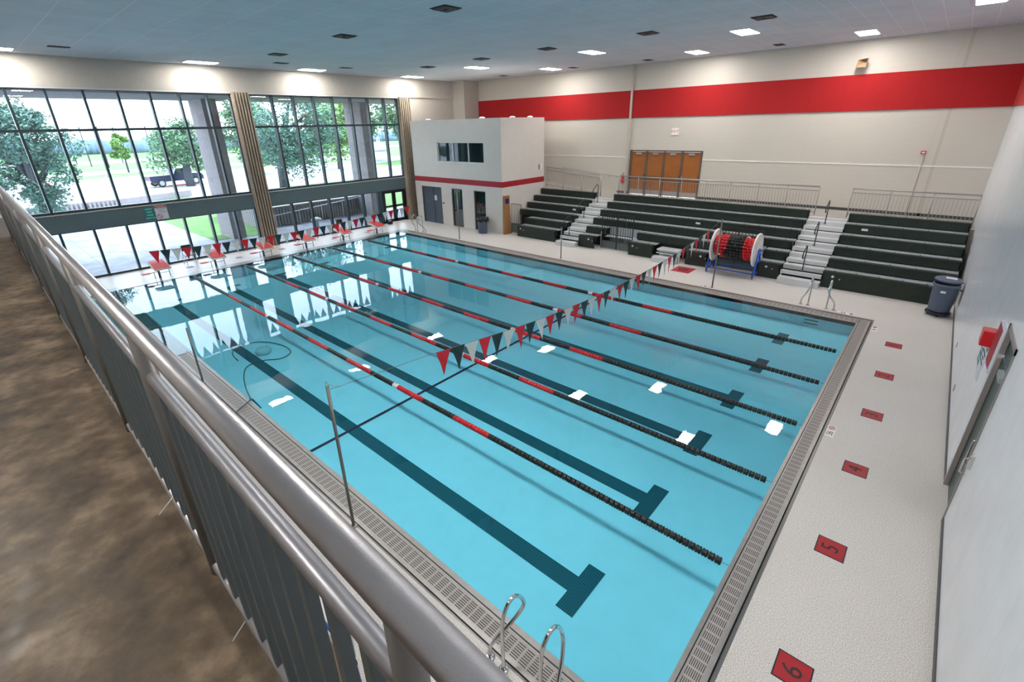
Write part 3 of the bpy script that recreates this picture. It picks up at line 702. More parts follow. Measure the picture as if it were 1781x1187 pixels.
lb = ['nearest the balcony', 'second from the balcony', 'at the foot of the ribbed column', 'by the dark bin outside, fourth from the balcony', 'second from the booth', 'nearest the booth and corner ladder']
for i, y in enumerate((1.70, 3.93, 6.12, 8.33, 10.5, 12.7)):
    o = sb if i == 0 else copy_tree(sb)
    o.location = (0, y, 0); o['label'] = 'red-topped starting block on the window-side deck, ' + lb[i]
for i, (x, y) in enumerate(((-1.27, 3.0), (-1.27, 5.15), (-1.27, 7.3), (-1.28, 10.28), (-1.28, 12.5))):
    b = MB(); b.box(x - .16, x + .16, y - .14, y + .14, 0, .004); o = b.build('deck_tile', M['faded'], local=(x, y, 0))
    tag(o, 'faded red number tile in the deck behind the starting blocks, ' + ['first from the balcony', 'second from the balcony', 'third from the balcony', 'fourth from the balcony', 'nearest the booth'][i], 'floor tile', 'faded number tiles by the windows')

# chairs by the window
def deck_chair(x, y, rz, label):
    t = thing('chair', label, 'chair', (x, y, 0), rz)
    b = MB(); b.box(-.22, .22, -.22, .22, .42, .45); b.build('seat', M['black_metal'], t, bevel=.01)
    b = MB(); b.prism([(-.22, -.20, .60), (-.22, .20, .60), (-.26, .22, .86), (-.26, -.22, .86)], (.02, 0, 0)); b.build('backrest', M['black_metal'], t, bevel=.01)
    for sx in (-1, 1):
        for sy in (-1, 1):
            b = MB(); b.tube([(sx * .20, sy * .20, .44 if sx > 0 else .86), (sx * .20, sy * .20, .43), (sx * .24, sy * .22, 0)], .013, 6); b.build('leg', M['chrome'], t)
deck_chair(-1.95, 3.25, 0, 'dark chair behind the pennants beneath the green sign')
deck_chair(-1.95, 11.25, 0, 'dark chair by the windows between the fifth and sixth starting blocks')
b = MB(); b.box(-2.40, -2.15, 14.72, 14.98, 0, .18); b.box(-2.38, -2.17, 14.74, 14.96, .18, .22); o = b.build('tool_box', M['black'], local=(-2.27, 14.85, 0), bevel=.01); tag(o, 'small black box on the deck by the glazed double door', 'box')

# ------------------------------------------------------------------ deck number tiles and depth marks
for i, y in enumerate((12.60, 10.42, 8.26, 6.05, 3.82, 1.62)):
    t = thing('lane_number_tile', 'red deck tile marked with the number %d beside the pool end' % (i + 1), 'floor tile', (23.865, y, 0), group='red lane number tiles on the end deck')
    b = MB(); b.box(-.18, .18, -.185, .185, 0, .003); b.build('border', M['black'], t)
    b = MB(); b.box(-.165, .165, -.17, .17, .003, .005); b.build('tile', M['red'], t)
    text_mesh(str(i + 1), .30, Matrix.Translation((0, 0, .006)) @ Matrix.Rotation(PI / 2, 4, 'Z'), M['ink'], t, 'number')
def depth_mark(x, y, rz, s, label, n=3):
    t = thing('depth_marker', label, 'floor marking', (x, y, 0), rz)
    b = MB(); w = .15 * n; b.box(-w / 2, w / 2, -.075, .075, 0, .003); b.build('tile', M['paper'], t)
    text_mesh(s, .15, Matrix.Translation((-w / 2 + .075 * (n - 1), 0, .004)), M['ink'], t, 'number')
    no_sign(t, (w / 2 - .08, 0, .005), .05, 'z')
depth_mark(23.33, 7.05, PI / 2, '36', 'white depth marker reading 3 6 beside the pool end, mid width')
depth_mark(23.33, 13.6, PI / 2, '36', 'white depth marker at the pool corner nearest the bleachers')
depth_mark(16.25, -.56, 0, '4', 'white depth marker reading 4 on the balcony-side deck', 2)
depth_mark(22.5, 14.54, 0, '36', 'white depth marker beside the ladder at the bleacher-side corner')
depth_mark(18.0, 14.54, 0, '4', 'white depth marker on the bleacher-side edge by the flag pole', 2)
t = thing('deck_mat', 'red emblem tile set in the deck in front of the lane rope reel', 'floor tile', (16.57, 16.15, 0))
b = MB(); b.box(-.38, .38, -.42, .42, 0, .004); b.build('border', M['ink_red'], t)
b = MB(); b.box(-.34, .34, -.38, .38, .004, .006); b.build('tile', M['red'], t)
b = MB(); b.tube([(.2 * math.cos(a), .14 * math.sin(a), .008) for a in [i * PI / 8 for i in range(17)]], .015, 5, cap=False); b.build('emblem', M['ink'], t)

# ------------------------------------------------------------------ pool ladders (grab rails)
def grab_rail(x, y, s, parent, side):
    """s = +1: water lies towards -y (bleacher side); s = -1: water towards +y"""
    b = MB(); P = []
    # loop in the plane x = const : deck foot, up and over, down past the edge, back to the second foot
    path = [(0, 0, 0), (0, .35, 0), (0, .68, 0), (.03, .87, 0), (.11, .98, 0), (.21, .99, 0), (.31, .88, 0), (.37, .72, .0), (.35, .60, .03), (.26, .47, .08), (.13, .36, .13), (.04, .26, .18), (.0, .15, .21), (0, 0, .21)]
    for u, z, w in path: P.append((x + side * w, y - s * u, z))
    # smooth it
    Q = []
    for i in range(len(P) - 1):
        p0 = Vector(P[max(0, i - 1)]); p1 = Vector(P[i]); p2 = Vector(P[i + 1]); p3 = Vector(P[min(len(P) - 1, i + 2)])
        for k in range(4):
            t = k / 4; Q.append(.5 * ((2 * p1) + (p2 - p0) * t + (2 * p0 - 5 * p1 + 4 * p2 - p3) * t * t + (3 * p1 - p0 - 3 * p2 + p3) * t ** 3))
    Q.append(Vector(P[-1])); b.tube(Q, .0225, 12)
    r = b.build('grab_rail', M['chrome'], parent)
    b = MB()
    for w in (0, .21): b.lathe([(.06, 0), (.06, .012), (.035, .02)], (x + side * w, y, 0), 16)
    b.build('flange', M['chrome'], r)
t = thing('pool_ladder', 'pair of looping chrome grab rails at the balcony-side pool corner', 'pool ladder')
grab_rail(21.40, -.50, -1, t, -1); grab_rail(21.93, -.50, -1, t, 1)
t = thing('pool_ladder', 'pair of chrome grab rails on the pool edge in front of the bleachers', 'pool ladder')
grab_rail(21.42, 14.62, 1, t, -1); grab_rail(21.94, 14.62, 1, t, 1)
t = thing('pool_ladder', 'pair of chrome grab rails at the corner by the booth and window wall', 'pool ladder')
grab_rail(.95, 14.55, 1, t, -1); grab_rail(1.46, 14.55, 1, t, 1)

# ------------------------------------------------------------------ bleachers
Y1, RUN, RISE, Z1 = 17.0, .655, .32, .60
YR = lambda k: Y1 + (k - 1) * RUN
ZR = lambda k: Z1 + (k - 1) * RISE
ZCC = 1.95                     # concourse level
ordn = ['lowest', 'second', 'third', 'fourth', 'fifth', 'top']
def bleacher_section(name_lbl, spans):
    """spans[k] = list of (x0, x1) for row k+1; one thing with a bench and deck per row"""
    t = thing('bleacher_section', name_lbl, 'bleachers', group='bleacher sections')
    for k, sp_ in enumerate(spans, 1):
        y, z = YR(k), ZR(k)
        for (x0, x1) in sp_:
            b = MB(); 
            b.box(x0, x1, y, y + .23, z - .05, z)                          # seat board
            b.box(x0 + .0, x1 - .0, y + .01, y + .05, z - .30, z - .05)     # fascia
            b.box(x0, x0 + .03, y + .01, y + .26, z - .30, z - .04); b.box(x1 - .03, x1, y + .01, y + .26, z - .30, z - .04)
            if k == 1:
                b.box(x0 + .02, x1 - .02, y + .05, y + .09, 0, z - .28)
                b.box(x0, x0 + .03, y + .04, y + .55, 0, z - .1)
            bn = b.build('bench', M['bench'], t)
            b = MB(); n = max(1, int((x1 - x0) / .6))
            for i in range(n): 
                cx = x0 + (i + .5) * (x1 - x0) / n; b.box(cx - .02, cx + .02, y + .262, y + .30, z - .03, z + .02)
            b.build('bracket', M['alu_plain'], bn)
            if k < 6:
                b = MB(); b.box(x0, x1, y + .235, y + RUN + .04, z - .05, z - .015)
                b.box(x0, x0 + .04, y + .27, y + RUN, z - .26, z - .06)
                b.build('foot_deck', M['alu_seat'], t)
            if k > 1:
                b = MB(); b.box(x0 + .03, x1 - .03, y + .06, y + .09, .05, z - .28); b.build('skirt_panel', M['dark'], t)
    return t
M['alu_seat'] = mat('grey_foot_deck', (.46, .50, .54), .35, metal=.3)
bleacher_section('black bleacher section against the white booth', [[(6.71, 9.30)], [(6.72, 9.42)], [(5.83, 9.62)], [(5.83, 9.55)], [(5.83, 9.60)], [(5.83, 9.60)]])
bleacher_section('long central black bleacher section below the wooden doors', [[(10.78, 11.66), (13.53, 14.74), (16.25, 17.15), (19.12, 19.93)], [(10.80, 11.80), (13.60, 17.2), (19.1, 19.93)], [(10.78, 19.93)], [(10.78, 19.93)], [(10.78, 19.93)], [(10.78, 19.93)]])
bleacher_section('black bleacher section beside the side wall', [[(21.33, 24.55)], [(21.33, 24.9)], [(21.33, 24.9)], [(21.33, 24.9)], [(21.33, 24.9)], [(21.33, 24.9)]])
# emblem dots on the front row fascias
for i, (x, w_) in enumerate(((6.95, 'near the cardboard box'), (11.35, 'by the wheelchair gap gate'), (13.75, 'past the wheelchair gap'), (16.9, 'by the red deck mat'), (19.45, 'behind the lane rope reel'), (21.65, 'by the second stair'))):
    b = MB(); b.lathe([(.045, 0), (.045, -.006), (.02, -.012)], (x, Y1 + .004, .44), 12, 'y'); b.lathe([(.022, 0), (.022, -.01)], (x + .22, Y1 + .004, .38), 10, 'y')
    o = b.build('section_badge', M['sign_white'], local=(x, Y1, .44)); tag(o, 'small pale badge on the lowest bench fascia, ' + w_, 'badge')
for (x, k, w_) in ((9.15, 4, 'booth section, fourth row'), (15.9, 4, 'central section, fourth row'), (22.0, 5, 'wall section, fifth row')):
    b = MB(); b.box(x - .10, x + .10, YR(k) - .002, YR(k) + .01, ZR(k) - .18, ZR(k) - .10); o = b.build('row_plate', M['paper'], local=(x, YR(k), ZR(k) - .14)); tag(o, 'white number plate on a bench front, ' + w_, 'plate')

# aisle stairs
def aisle(x0, x1, label):
    t = thing('bleacher_stair', label, 'stairs', ((x0 + x1) / 2, 0, 0)); cx = (x0 + x1) / 2; w = (x1 - x0) / 2 - .02
    b = MB(); b.box(-w + .02, w + .02, 16.60, 16.98, 0, .22); b.build('front_step', M['alu'], t)
    for k in range(1, 6):
        y, z = YR(k), ZR(k) - .19
        b = MB(); b.box(-w, w, y + .0, y + .36, z - .035, z); b.box(-w, w, y + .01, y + .03, z - .13, z - .03)
        b.box(-w, w, y + .33, y + RUN, z + .125, z + .16); b.box(-w, w, y + .34, y + .36, z + .0, z + .13)
        b.box(-w + .02, -w + .05, y, y + RUN, z - .25, z - .03)
        b.build('tread', M['alu'], t)
    b = MB(); b.box(-w, w, YR(6), YR(6) + .25, ZCC - .04, ZCC - .005); b.box(-w, w, YR(6) + .01, YR(6) + .03, ZCC - .2, ZCC - .03); b.build('top_tread', M['alu'], t)
    b = MB(); b.box(-w, w, 17.15, 17.2, 0, .45); 
    for k in range(2, 7): b.box(-w, w, YR(k) + .2, YR(k) + .24, 0, ZR(k) - .35)
    b.build('skirt', M['dark'], t)
    return t
aisle(9.62, 10.78, 'pale aluminium stair between the booth section and the long bleachers')
aisle(19.94, 21.33, 'pale aluminium stair between the lane rope reel and the wall section')
b = MB(); b.box(14.93, 15.95, 16.55, 16.95, 0, .22); o = b.build('portable_step', M['alu'], local=(15.4, 16.75, 0)); tag(o, 'low aluminium step in front of the central bleachers behind the pennants', 'step')
b = MB(); b.box(14.93, 15.95, 17.02, 17.60, .42, .48); b.box(14.93, 15.95, 16.98, 17.30, .30, .34); b.box(15.0, 15.9, 17.2, 17.24, 0, .4); o = b.build('portable_step', M['alu'], local=(15.4, 17.3, 0)); tag(o, 'upper aluminium step plate between two pieces of the lowest bench', 'step')
def aisle_rail(x, y, z, label):
    t = thing('aisle_handrail', label, 'handrail', (x, y, z))
    b = MB(); b.tube([(0, 0, 0), (0, 0, .86), (0, -.04, .92), (0, -.14, .93), (0, -.34, .80), (0, -.50, .70), (0, -.52, .62), (0, -.46, .52), (0, -.02, .50)], .019, 8); b.build('tube', M['black_metal'], t)
    b = MB(); b.lathe([(.045, 0), (.045, .015), (.025, .03)], (0, 0, 0), 10); b.build('foot', M['black_metal'], t)
for x, nm in ((10.1, 'stair next to the booth section'), (20.65, 'stair beside the reel')):
    for k, w_ in ((0, 'lowest'), (2, 'middle'), (4, 'top')):
        aisle_rail(x, 17.22 + k * RUN - .08, .32 + k * RISE + (.18 if k == 0 else .2), 'black looped handrail, %s one on the %s' % (w_, nm))

# wheelchair gap gates
def gap_gate(x0, x1, label):
    t = thing('gap_gate', label, 'railing', ((x0 + x1) / 2, 17.42, 0)); w = (x1 - x0) / 2
    b = MB()
    for z in (1.70, .72, .40): b.box(-w, w, -.015, .015, z - .015, z + .015)
    for s in (-w, 0, w): b.box(s - .018, s + .018, -.02, .02, 0, 1.7)
    b.build('frame', M['black_metal'], t)
    n = int(2 * w / .125)
    for i in range(1, n):
        b = MB(); xx = -w + i * 2 * w / n; b.box(xx - .009, xx + .009, -.009, .009, .40, 1.70); b.build('bar', M['black_metal'], t)
    b = MB(); b.box(-w, -.02, -.01, .01, .04, .38); b.box(.02, w, -.01, .01, .04, .38); b.build('kick_panel', M['bench_frame'], t)
    b = MB(); b.box(-w - .05, -w - .01, -.03, .03, 0, .82); b.box(w + .01, w + .05, -.03, .03, 0, .62); b.box(-w, w, -.03, .0, 0, .03); b.box(-.015, .015, -.02, .0, 0, .4); b.build('post', M['alu_plain'], t)
for x0, x1, w_ in ((11.84, 13.55, 'behind the black barred gate'), (17.25, 19.05, 'behind the lane rope reel')):
    b = MB(); b.box(x0, x1, 18.24, 18.28, .04, .93); b.box(x0, x1, 17.75, 18.24, .50, .54); o = b.build('gap_back_panel', M['alu_seat']); tag(o, 'pale metal back panel of the wheelchair gap ' + w_, 'panel')
gap_gate(11.86, 13.50, 'black barred gate in the wheelchair gap of the central bleachers')
gap_gate(17.25, 19.05, 'barred gate with blue kick panels behind the lane rope reel')
t = thing('side_barrier', 'small dark barred barrier between cardboard box and bleachers', 'railing', (6.35, 17.35, 0))
b = MB(); b.tube([(-.36, 0, 0), (-.36, 0, 1.62), (-.32, 0, 1.68), (.36, 0, 1.68), (.40, 0, 1.62), (.40, 0, .55)], .016, 8); b.box(-.36, .40, -.01, .01, .56, .60); b.build('frame', M['black_metal'], t)
for i in range(6):
    b = MB(); b.tube([(-.25 + i * .11, 0, .58), (-.25 + i * .11, 0, 1.68)], .010, 6); b.build('bar', M['black_metal'], t)
b = MB(); b.box(-.36, .40, -.008, .008, .08, .56); b.build('kick_panel', M['bench_frame'], t)

# ------------------------------------------------------------------ concourse and its guard rails
b = MB(); b.box(5.76, 9.6, 20.55, YB, 0, 1.90); b.box(9.6, XR, 20.55, YB, 0, ZCC); 
struct(b, 'floor_concourse', M['conc_floor'])
b = MB(); b.prism([(9.6, 20.55, 1.90), (9.6, 20.55, 1.95), (1.0, 20.55, 2.55), (1.0, 20.55, 1.90)], (0, YB - 20.55, 0)); struct(b, 'floor_ramp', M['conc_floor'])
def guard(label, x0, x1, posts, zf, n_per, grp):
    """zf(x): floor level under the rail"""
    t = thing('guard_rail', label, 'railing', (0, 20.87, 0), group=grp)
    for px_ in posts:
        b = MB(); b.tube([(px_, 0, zf(px_)), (px_, 0, zf(px_) + 1.13)], .022, 8); b.build('post', M['rail_far'], t)
    b = MB(); b.tube([(x0, 0, zf(x0) + 1.15), (x1, 0, zf(x1) + 1.15)], .030, 8); b.build('top_rail', M['rail_far'], t)
    b = MB(); b.tube([(x0, 0, zf(x0) + .99), (x1, 0, zf(x1) + .99)], .018, 8); b.build('mid_rail', M['rail_far'], t)
    b = MB(); b.tube([(x0, 0, zf(x0) + .12), (x1, 0, zf(x1) + .12)], .018, 8); b.build('bottom_rail', M['rail_far'], t)
    me = None
    for a, c_ in zip(posts, posts[1:]):
        n = max(2, round((c_ - a) / n_per))
        for i in range(1, n):
            xx = a + (c_ - a) * i / n
            if me is None:
                b = MB(); b.box(-.008, .008, -.008, .008, .12, .99); o = b.build('baluster', M['rail_far'], t); me = o.data
            else:
                o = bpy.data.objects.new('baluster', me); C.objects.link(o); o.parent = t
            o.location = (xx, 0, zf(xx))
    return t
guard('grey guard rail along the concourse above the central bleachers', 10.70, 20.03, [10.70, 11.84, 13.02, 14.16, 15.35, 16.5, 17.7, 18.86, 20.03], lambda x: ZCC, .118, 'concourse guard rails')
guard('short grey guard rail on the concourse beside the side wall', 21.18, 24.94, [21.18, 22.42, 23.68, 24.94], lambda x: ZCC, .118, 'concourse guard rails')
guard('sloping grey guard rail on the ramp beside the white booth', 5.80, 9.60, [5.80, 7.03, 8.3, 9.60], lambda x: ZCC + (9.6 - x) * .075, .118, 'concourse guard rails')
b = MB(); b.tube([(5.8, YB - .12, 3.22), (9.55, YB - .12, 2.89), (9.62, YB - .10, 2.86), (9.62, YB - .02, 2.84)], .019, 8)
for x in (6.5, 7.8, 9.1): b.tube([(x, YB - .12, 3.22 - (x - 5.8) * .088), (x, YB - .10, 3.12 - (x - 5.8) * .088), (x, YB, 3.10 - (x - 5.8) * .088)], .008, 6)
o = b.build('wall_handrail', M['rail_far']); tag(o, 'round handrail fixed to the back wall along the ramp', 'handrail')

# ------------------------------------------------------------------ lane rope reel
rl = thing('rope_storage_reel', 'blue-framed reel with white wheels holding red and black lane rope', 'storage reel', (18.28, 16.85, 0))
def wheel(x, nm):
    b = MB(); R = .64; Zc = 1.07
    b.lathe([(R, -.03), (R + .01, 0), (R, .03), (R - .06, .035), (R - .07, .0), (R - .06, -.035), (R, -.03)], (x, 0, Zc), 36, 'x', cap=False)
    b.lathe([(R - .05, -.008), (R - .05, .008)], (x, 0, Zc), 36, 'x')
    for i in range(6):
        a = i * PI / 3; b.box(-.02, .02, -.04, .04, .05, R - .05, Matrix.Translation((x, 0, Zc)) @ Matrix.Rotation(a, 4, 'X'))
    b.lathe([(.09, -.05), (.09, .05)], (x, 0, Zc), 16, 'x'); return b.build(nm, M['white'], rl)
wheel(-.78, 'wheel'); wheel(.78, 'wheel')
b = MB(); b.lathe([(.12, -.76), (.12, .76)], (0, 0, 1.07), 18, 'x'); b.build('drum', M['alu_plain'], rl)
b = MB(); N = 12
for j in range(N):                       # coils of floats, helical
    for i in range(22):
        a = 2 * PI * i / 22; x = -.66 + j * 1.32 / (N - 1) + (i / 22 - .5) * .11
        r = .40 if 1 < j < 10 else .36
        key = 0 if j < 4 and not (j == 3 and i % 22 > 11) else 1 if j < 9 else 0
        if j == 9 and 3 < i < 6: key = 2
        if j == 1 and 13 < i < 15: key = 2
        b.mi = key
        c_ = Vector((x, r * math.cos(a), 1.07 + r * math.sin(a)))
        mt = Matrix.Translation(c_) @ Matrix.Rotation(a, 4, 'X')
        n0 = len(b.bm.verts)
        b.bm.verts.ensure_lookup_table()
        vs0 = set(b.bm.verts)
        b.lathe([(.02, -.052), (.062, -.042), (.074, 0), (.062, .042), (.02, .052)], (0, 0, 0), 8, 'z')
        nv = [v for v in b.bm.verts if v not in vs0]
        bmesh.ops.transform(b.bm, matrix=mt, verts=nv)
b.build('coiled_rope', [M['float_red'], M['float_black'], M['float_white']], rl, kind='stuff')
for s in (-1, 1):
    b = MB(); x = s * .88
    b.tube([(x, -.42, .16), (x, 0, 1.12)], .034, 8); b.tube([(x, .42, .16), (x, 0, 1.12)], .034, 8); b.tube([(x, -.46, .16), (x, .46, .16)], .034, 8); b.tube([(x, -.22, .60), (x, .22, .60)], .02, 8)
    b.tube([(s * .80, 0, 1.07), (s * .98, 0, 1.07)], .03, 8)
    b.build('side_frame', M['blue_metal'], rl)
b = MB(); b.tube([(-.88, -.42, .20), (.88, -.42, .20)], .022, 8); b.tube([(-.88, .42, .20), (.88, .42, .20)], .022, 8); b.build('cross_bar', M['blue_metal'], rl)
for sx in (-1, 1):
    for sy in (-1, 1):
        b = MB(); b.lathe([(.055, -.02), (.06, 0), (.055, .02)], (sx * .88, sy * .42, .06), 14, 'x'); b.box(sx * .88 - .03, sx * .88 + .03, sy * .42 - .02, sy * .42 + .02, .06, .16); b.build('caster', M['rail_dark'], rl)

# ------------------------------------------------------------------ bins
def bin_(x, y, r, h, label, bag=False, dolly=False):
    t = thing('trash_can', label, 'trash can', (x, y, 0)); z0 = .14 if dolly else .0
    b = MB(); b.lathe([(.02, z0), (r * .80, z0), (r * .84, z0 + .06), (r * .96, h - .10), (r * .97, h - .08), (r * 1.04, h - .07), (r * 1.05, h), (r * .98, h), (r * .93, h - .1), (r * .78, z0 + .05), (.02, z0 + .04)], (0, 0, 0), 32, cap=False); b.build('body', M['trash'], t)
    if bag:
        b = MB(); k = 26; rings = []
        prof = [(r * .90, h - .25), (r * .97, h + .01), (r * 1.08, h + .03), (r * 1.13, h - .05), (r * 1.16, h - .18)]
        for pr, z in prof: rings.append([b.bm.verts.new((pr * (1 + .07 * math.sin(i * 2.9) * (z < h)) * math.cos(2 * PI * i / k), pr * (1 + .07 * math.sin(i * 2.9)) * math.sin(2 * PI * i / k), z + .04 * math.sin(i * 1.7))) for i in range(k)])
        for a, c_ in zip(rings, rings[1:]):
            for i in range(k): b.bm.faces.new([a[i], a[(i + 1) % k], c_[(i + 1) % k], c_[i]]).smooth = True
        b.build('liner', M['bag'], t)
    if dolly:
        b = MB(); b.lathe([(r * .95, .07), (r * .98, .10), (r * .95, .13)], (0, 0, 0), 24); b.build('dolly', M['black'], t)
        for a in (0, 1.57, 3.14, 4.71):
            b = MB(); b.lathe([(.035, -.015), (.035, .015)], (r * .75 * math.cos(a), r * .75 * math.sin(a), .035), 10, 'x'); b.build('caster', M['black'], t)
        for s in (-1, 1):
            b = MB(); b.tube([(s * r * 1.0, -.08, h - .15), (s * (r + .05), -.06, h - .17), (s * (r + .05), .06, h - .17), (s * r * 1.0, .08, h - .15)], .014, 6); b.build('handle', M['trash'], t)
        b = MB(); b.box(-.10, .02, -r * .99 - .012, -r * .96 + .02, h - .24, h - .18); b.build('sticker', M['paper'], t)
    return t
bin_(4.52, 16.5, .30, .86, 'blue-grey trash can with black liner in front of the booth window', bag=True)
bigcan = bin_(24.64, 16.10, .32, 1.02, 'large blue-grey wheeled trash can with its lid slid back, beside the side wall', dolly=True)
lid = bpy.data.objects.new('lid', None); C.objects.link(lid); lid.parent = bigcan; lid.location = (.02, .30, 1.06); lid.rotation_euler = (.06, .03, 0)
b = MB(); b.lathe([(.02, .05), (.28, .045), (.33, .02), (.345, -.02), (.33, -.02), (.28, .02), (.02, .025)], (0, 0, 0), 30); b.build('disc', M['trash'], lid)
b = MB(); b.box(-.08, .18, -.05, .10, .052, .056); b.build('paper', M['paper'], lid)

# ------------------------------------------------------------------ side wall fittings
dr = thing('door_3', 'dark door standing in a deep opening of the side wall', 'door'); dr['kind'] = 'structure'
b = MB(); b.box(XR - .015, XR + .045, 6.54, 6.62, 0, 2.92); b.box(XR - .015, XR + .045, 5.45, 5.50, 0, 2.92); b.box(XR - .015, XR + .045, 5.45, 6.62, 2.84, 2.92); b.build('frame', M['jamb'], dr)
b = MB(); b.box(XR + .05, XR + .11, 5.46, 6.60, .01, 2.40); lf = b.build('door_leaf', M['door_dark'], dr)
b = MB(); b.box(XR + .05, XR + .11, 5.46, 6.60, 2.44, 2.88); b.build('transom', M['door_dark'], dr)
b = MB(); b.tube([(XR + .05, 5.62, 1.02), (XR - .01, 5.62, 1.02), (XR - .02, 5.62, 1.08), (XR - .02, 5.62, 1.36), (XR - .01, 5.62, 1.42), (XR + .05, 5.62, 1.42)], .012, 8); b.build('pull_handle', M['chrome'], lf)
b = MB(); b.box(XR - .01, XR + .05, 5.75, 6.1, 2.30, 2.38); b.build('closer', M['alu_plain'], lf)
b = MB(); b.box(XR - .04, XR, 5.14, 5.22, 1.20, 1.42); b.tube([(XR - .04, 5.18, 1.36), (XR - .09, 5.20, 1.32), (XR - .09, 5.20, 1.10), (XR - .03, 5.22, 1.06)], .012, 6); o = b.build('wall_latch', M['chrome']); tag(o, 'small chrome latch on the side wall at the near edge of the dark door', 'latch')
XN = lambda x, y, z: Matrix.Translation((x, y, z)) @ Matrix(((0, 0, -1), (-1, 0, 0), (0, 1, 0))).to_4x4()  # text on a -x facing face
s1 = thing('wall_sign', 'large dark red sign with a pale frame beside the dark door', 'sign', (XR, 7.03, 2.40))
b = MB(); b.box(-.03, 0, -.27, .27, -.36, .36); b.build('frame', M['sign_white'], s1)
b = MB(); b.box(-.034, -.03, -.235, .235, -.33, .33); b.build('face', M['red'], s1)
s2 = thing('wall_sign', 'white notice with black lettering between the red box and the green sign', 'sign', (XR, 7.78, 1.93))
b = MB(); b.box(-.012, 0, -.24, .24, -.38, .26); b.build('board', M['sign_white'], s2)
b = MB(); b.box(-.014, -.012, -.22, .22, .14, .24); b.build('header', M['ink_red'], s2)
for i, s in enumerate(('SHALLOW WATER', 'DIVING IN', 'NOT PERMITTED')): text_mesh(s, .045, XN(-.013, 0, .05 - i * .08), M['ink'], s2)
s3 = thing('wall_sign', 'narrow green rules sign on the side wall', 'sign', (XR, 8.22, 1.93))
b = MB(); b.box(-.012, 0, -.17, .17, -.28, .28); b.build('board', M['green_sign'], s3)
for i, s in enumerate(('SAFETY', 'FIRST', 'WALK', "DON'T RUN")): text_mesh(s, .07, XN(-.013, 0, .18 - i * .12), M['paper'], s3)
t = thing('alarm_box', 'bright red emergency box projecting from the side wall above the notice', 'alarm box', (XR, 7.55, 2.36))
b = MB(); b.box(-.16, 0, -.13, .13, -.14, .12); b.build('housing', M['float_red'], t, bevel=.015)
b = MB(); b.lathe([(.05, 0), (.045, -.04), (.02, -.06)], (-.05, -.0, -.15), 10); b.build('lamp', M['white'], t)
for y, z, w_ in ((12.45, .43, 'closer to the trash can'), (9.89, .35, 'closer to the green sign')):
    b = MB(); b.box(XR - .012, XR, y - .05, y + .05, z - .06, z + .06); o = b.build('outlet_plate', M['jamb'], local=(XR, y, z)); tag(o, 'small metal outlet plate low on the side wall, ' + w_, 'outlet')

# ------------------------------------------------------------------ balcony
b = MB(); b.box(11.7, XR, YN, -2.60, 3.80, 4.12); o = struct(b, 'floor_balcony', M['balcony'])
b = MB(); b.box(11.5, 11.7, YN, -2.6, 2.4, 5.2); struct(b, 'wall_balcony_end', M['conc_ext'])
b = MB(); b.box(11.70, 11.74, YN, -2.66, 4.45, 4.50); struct(b, 'trim_4', M['white_trim'])
ANG = math.radians(-.65)
rail = thing('balcony_railing', 'silver painted steel railing along the balcony edge in the foreground', 'railing', (23.802, -2.769, 4.12), ANG)
b = MB(); b.tube([(-12.0, 0, 1.060), (1.15, 0, 1.060)], .0262, 24); b.build('top_rail', M['rail'], rail)
b = MB(); b.box(-12.0, 1.15, -.012, .012, .035, .07); b.bm.free()
b = MB(); b.tube([(-12.0, 0, .045), (1.15, 0, .045)], .020, 14); b.build('bottom_rail', M['rail'], rail)
post_me = mid_me = bal_me = None; nb = 0
bals = []
POSTS = [.99, -.385, -1.79, -3.24, -4.61, -5.97, -7.30, -8.64, -9.98, -11.32]
b = MB(); b.tube([(0, 0, 0), (0, 0, 1.05)], .025, 14); o = b.build('post', M['post_dark'], rail); post_me = o.data; o.location = (POSTS[0], 0, 0)
for xk in POSTS[1:]:
    o = bpy.data.objects.new('post', post_me); C.objects.link(o); o.parent = rail; o.location = (xk, 0, 0)
for xa, xb in zip(POSTS, POSTS[1:]):
    L_ = xa - xb
    b = MB(); b.tube([(xb + .020, 0, .893), (xb + .034, 0, .893), (xa - .034, 0, .893), (xa - .020, 0, .893)], [.013, .0185, .0185, .013], 14); b.build('mid_rail', M['rail_mid'], rail)
    bals += [xb + L_ * i / 12 for i in range(1, 12)][::-1]
near = [x for x in bals if -8.2 < x]
b = MB(); b.box(-.0125, .0125, -.0125, .0125, .045, .89); o = b.build('baluster', M['rail_dark'], rail); bal_me = o.data; o.location = (near[0], 0, 0)
for x in near[1:]:
    o = bpy.data.objects.new('baluster', bal_me); C.objects.link(o); o.parent = rail; o.location = (x, 0, 0)
b = MB()
for x in bals:
    if -12 < x <= -8.2: b.box(x - .0125, x + .0125, -.0125, .0125, .045, .89)
b.build('baluster_run', M['rail_dark'], rail, kind='stuff')
for x, w_ in ((22.36, 'nearer one'), (21.49, 'farther one')):
    b = MB(); b.tube([(x - .02, -2.735, 4.19), (x, -2.765, 4.175), (x + .004, -2.80, 4.15), (x + .01, -2.825, 4.135)], .0022, 5); o = b.build('cable_tie', M['white']); tag(o, 'loose white cable tie end at the foot of the balcony railing, ' + w_, 'cable tie')

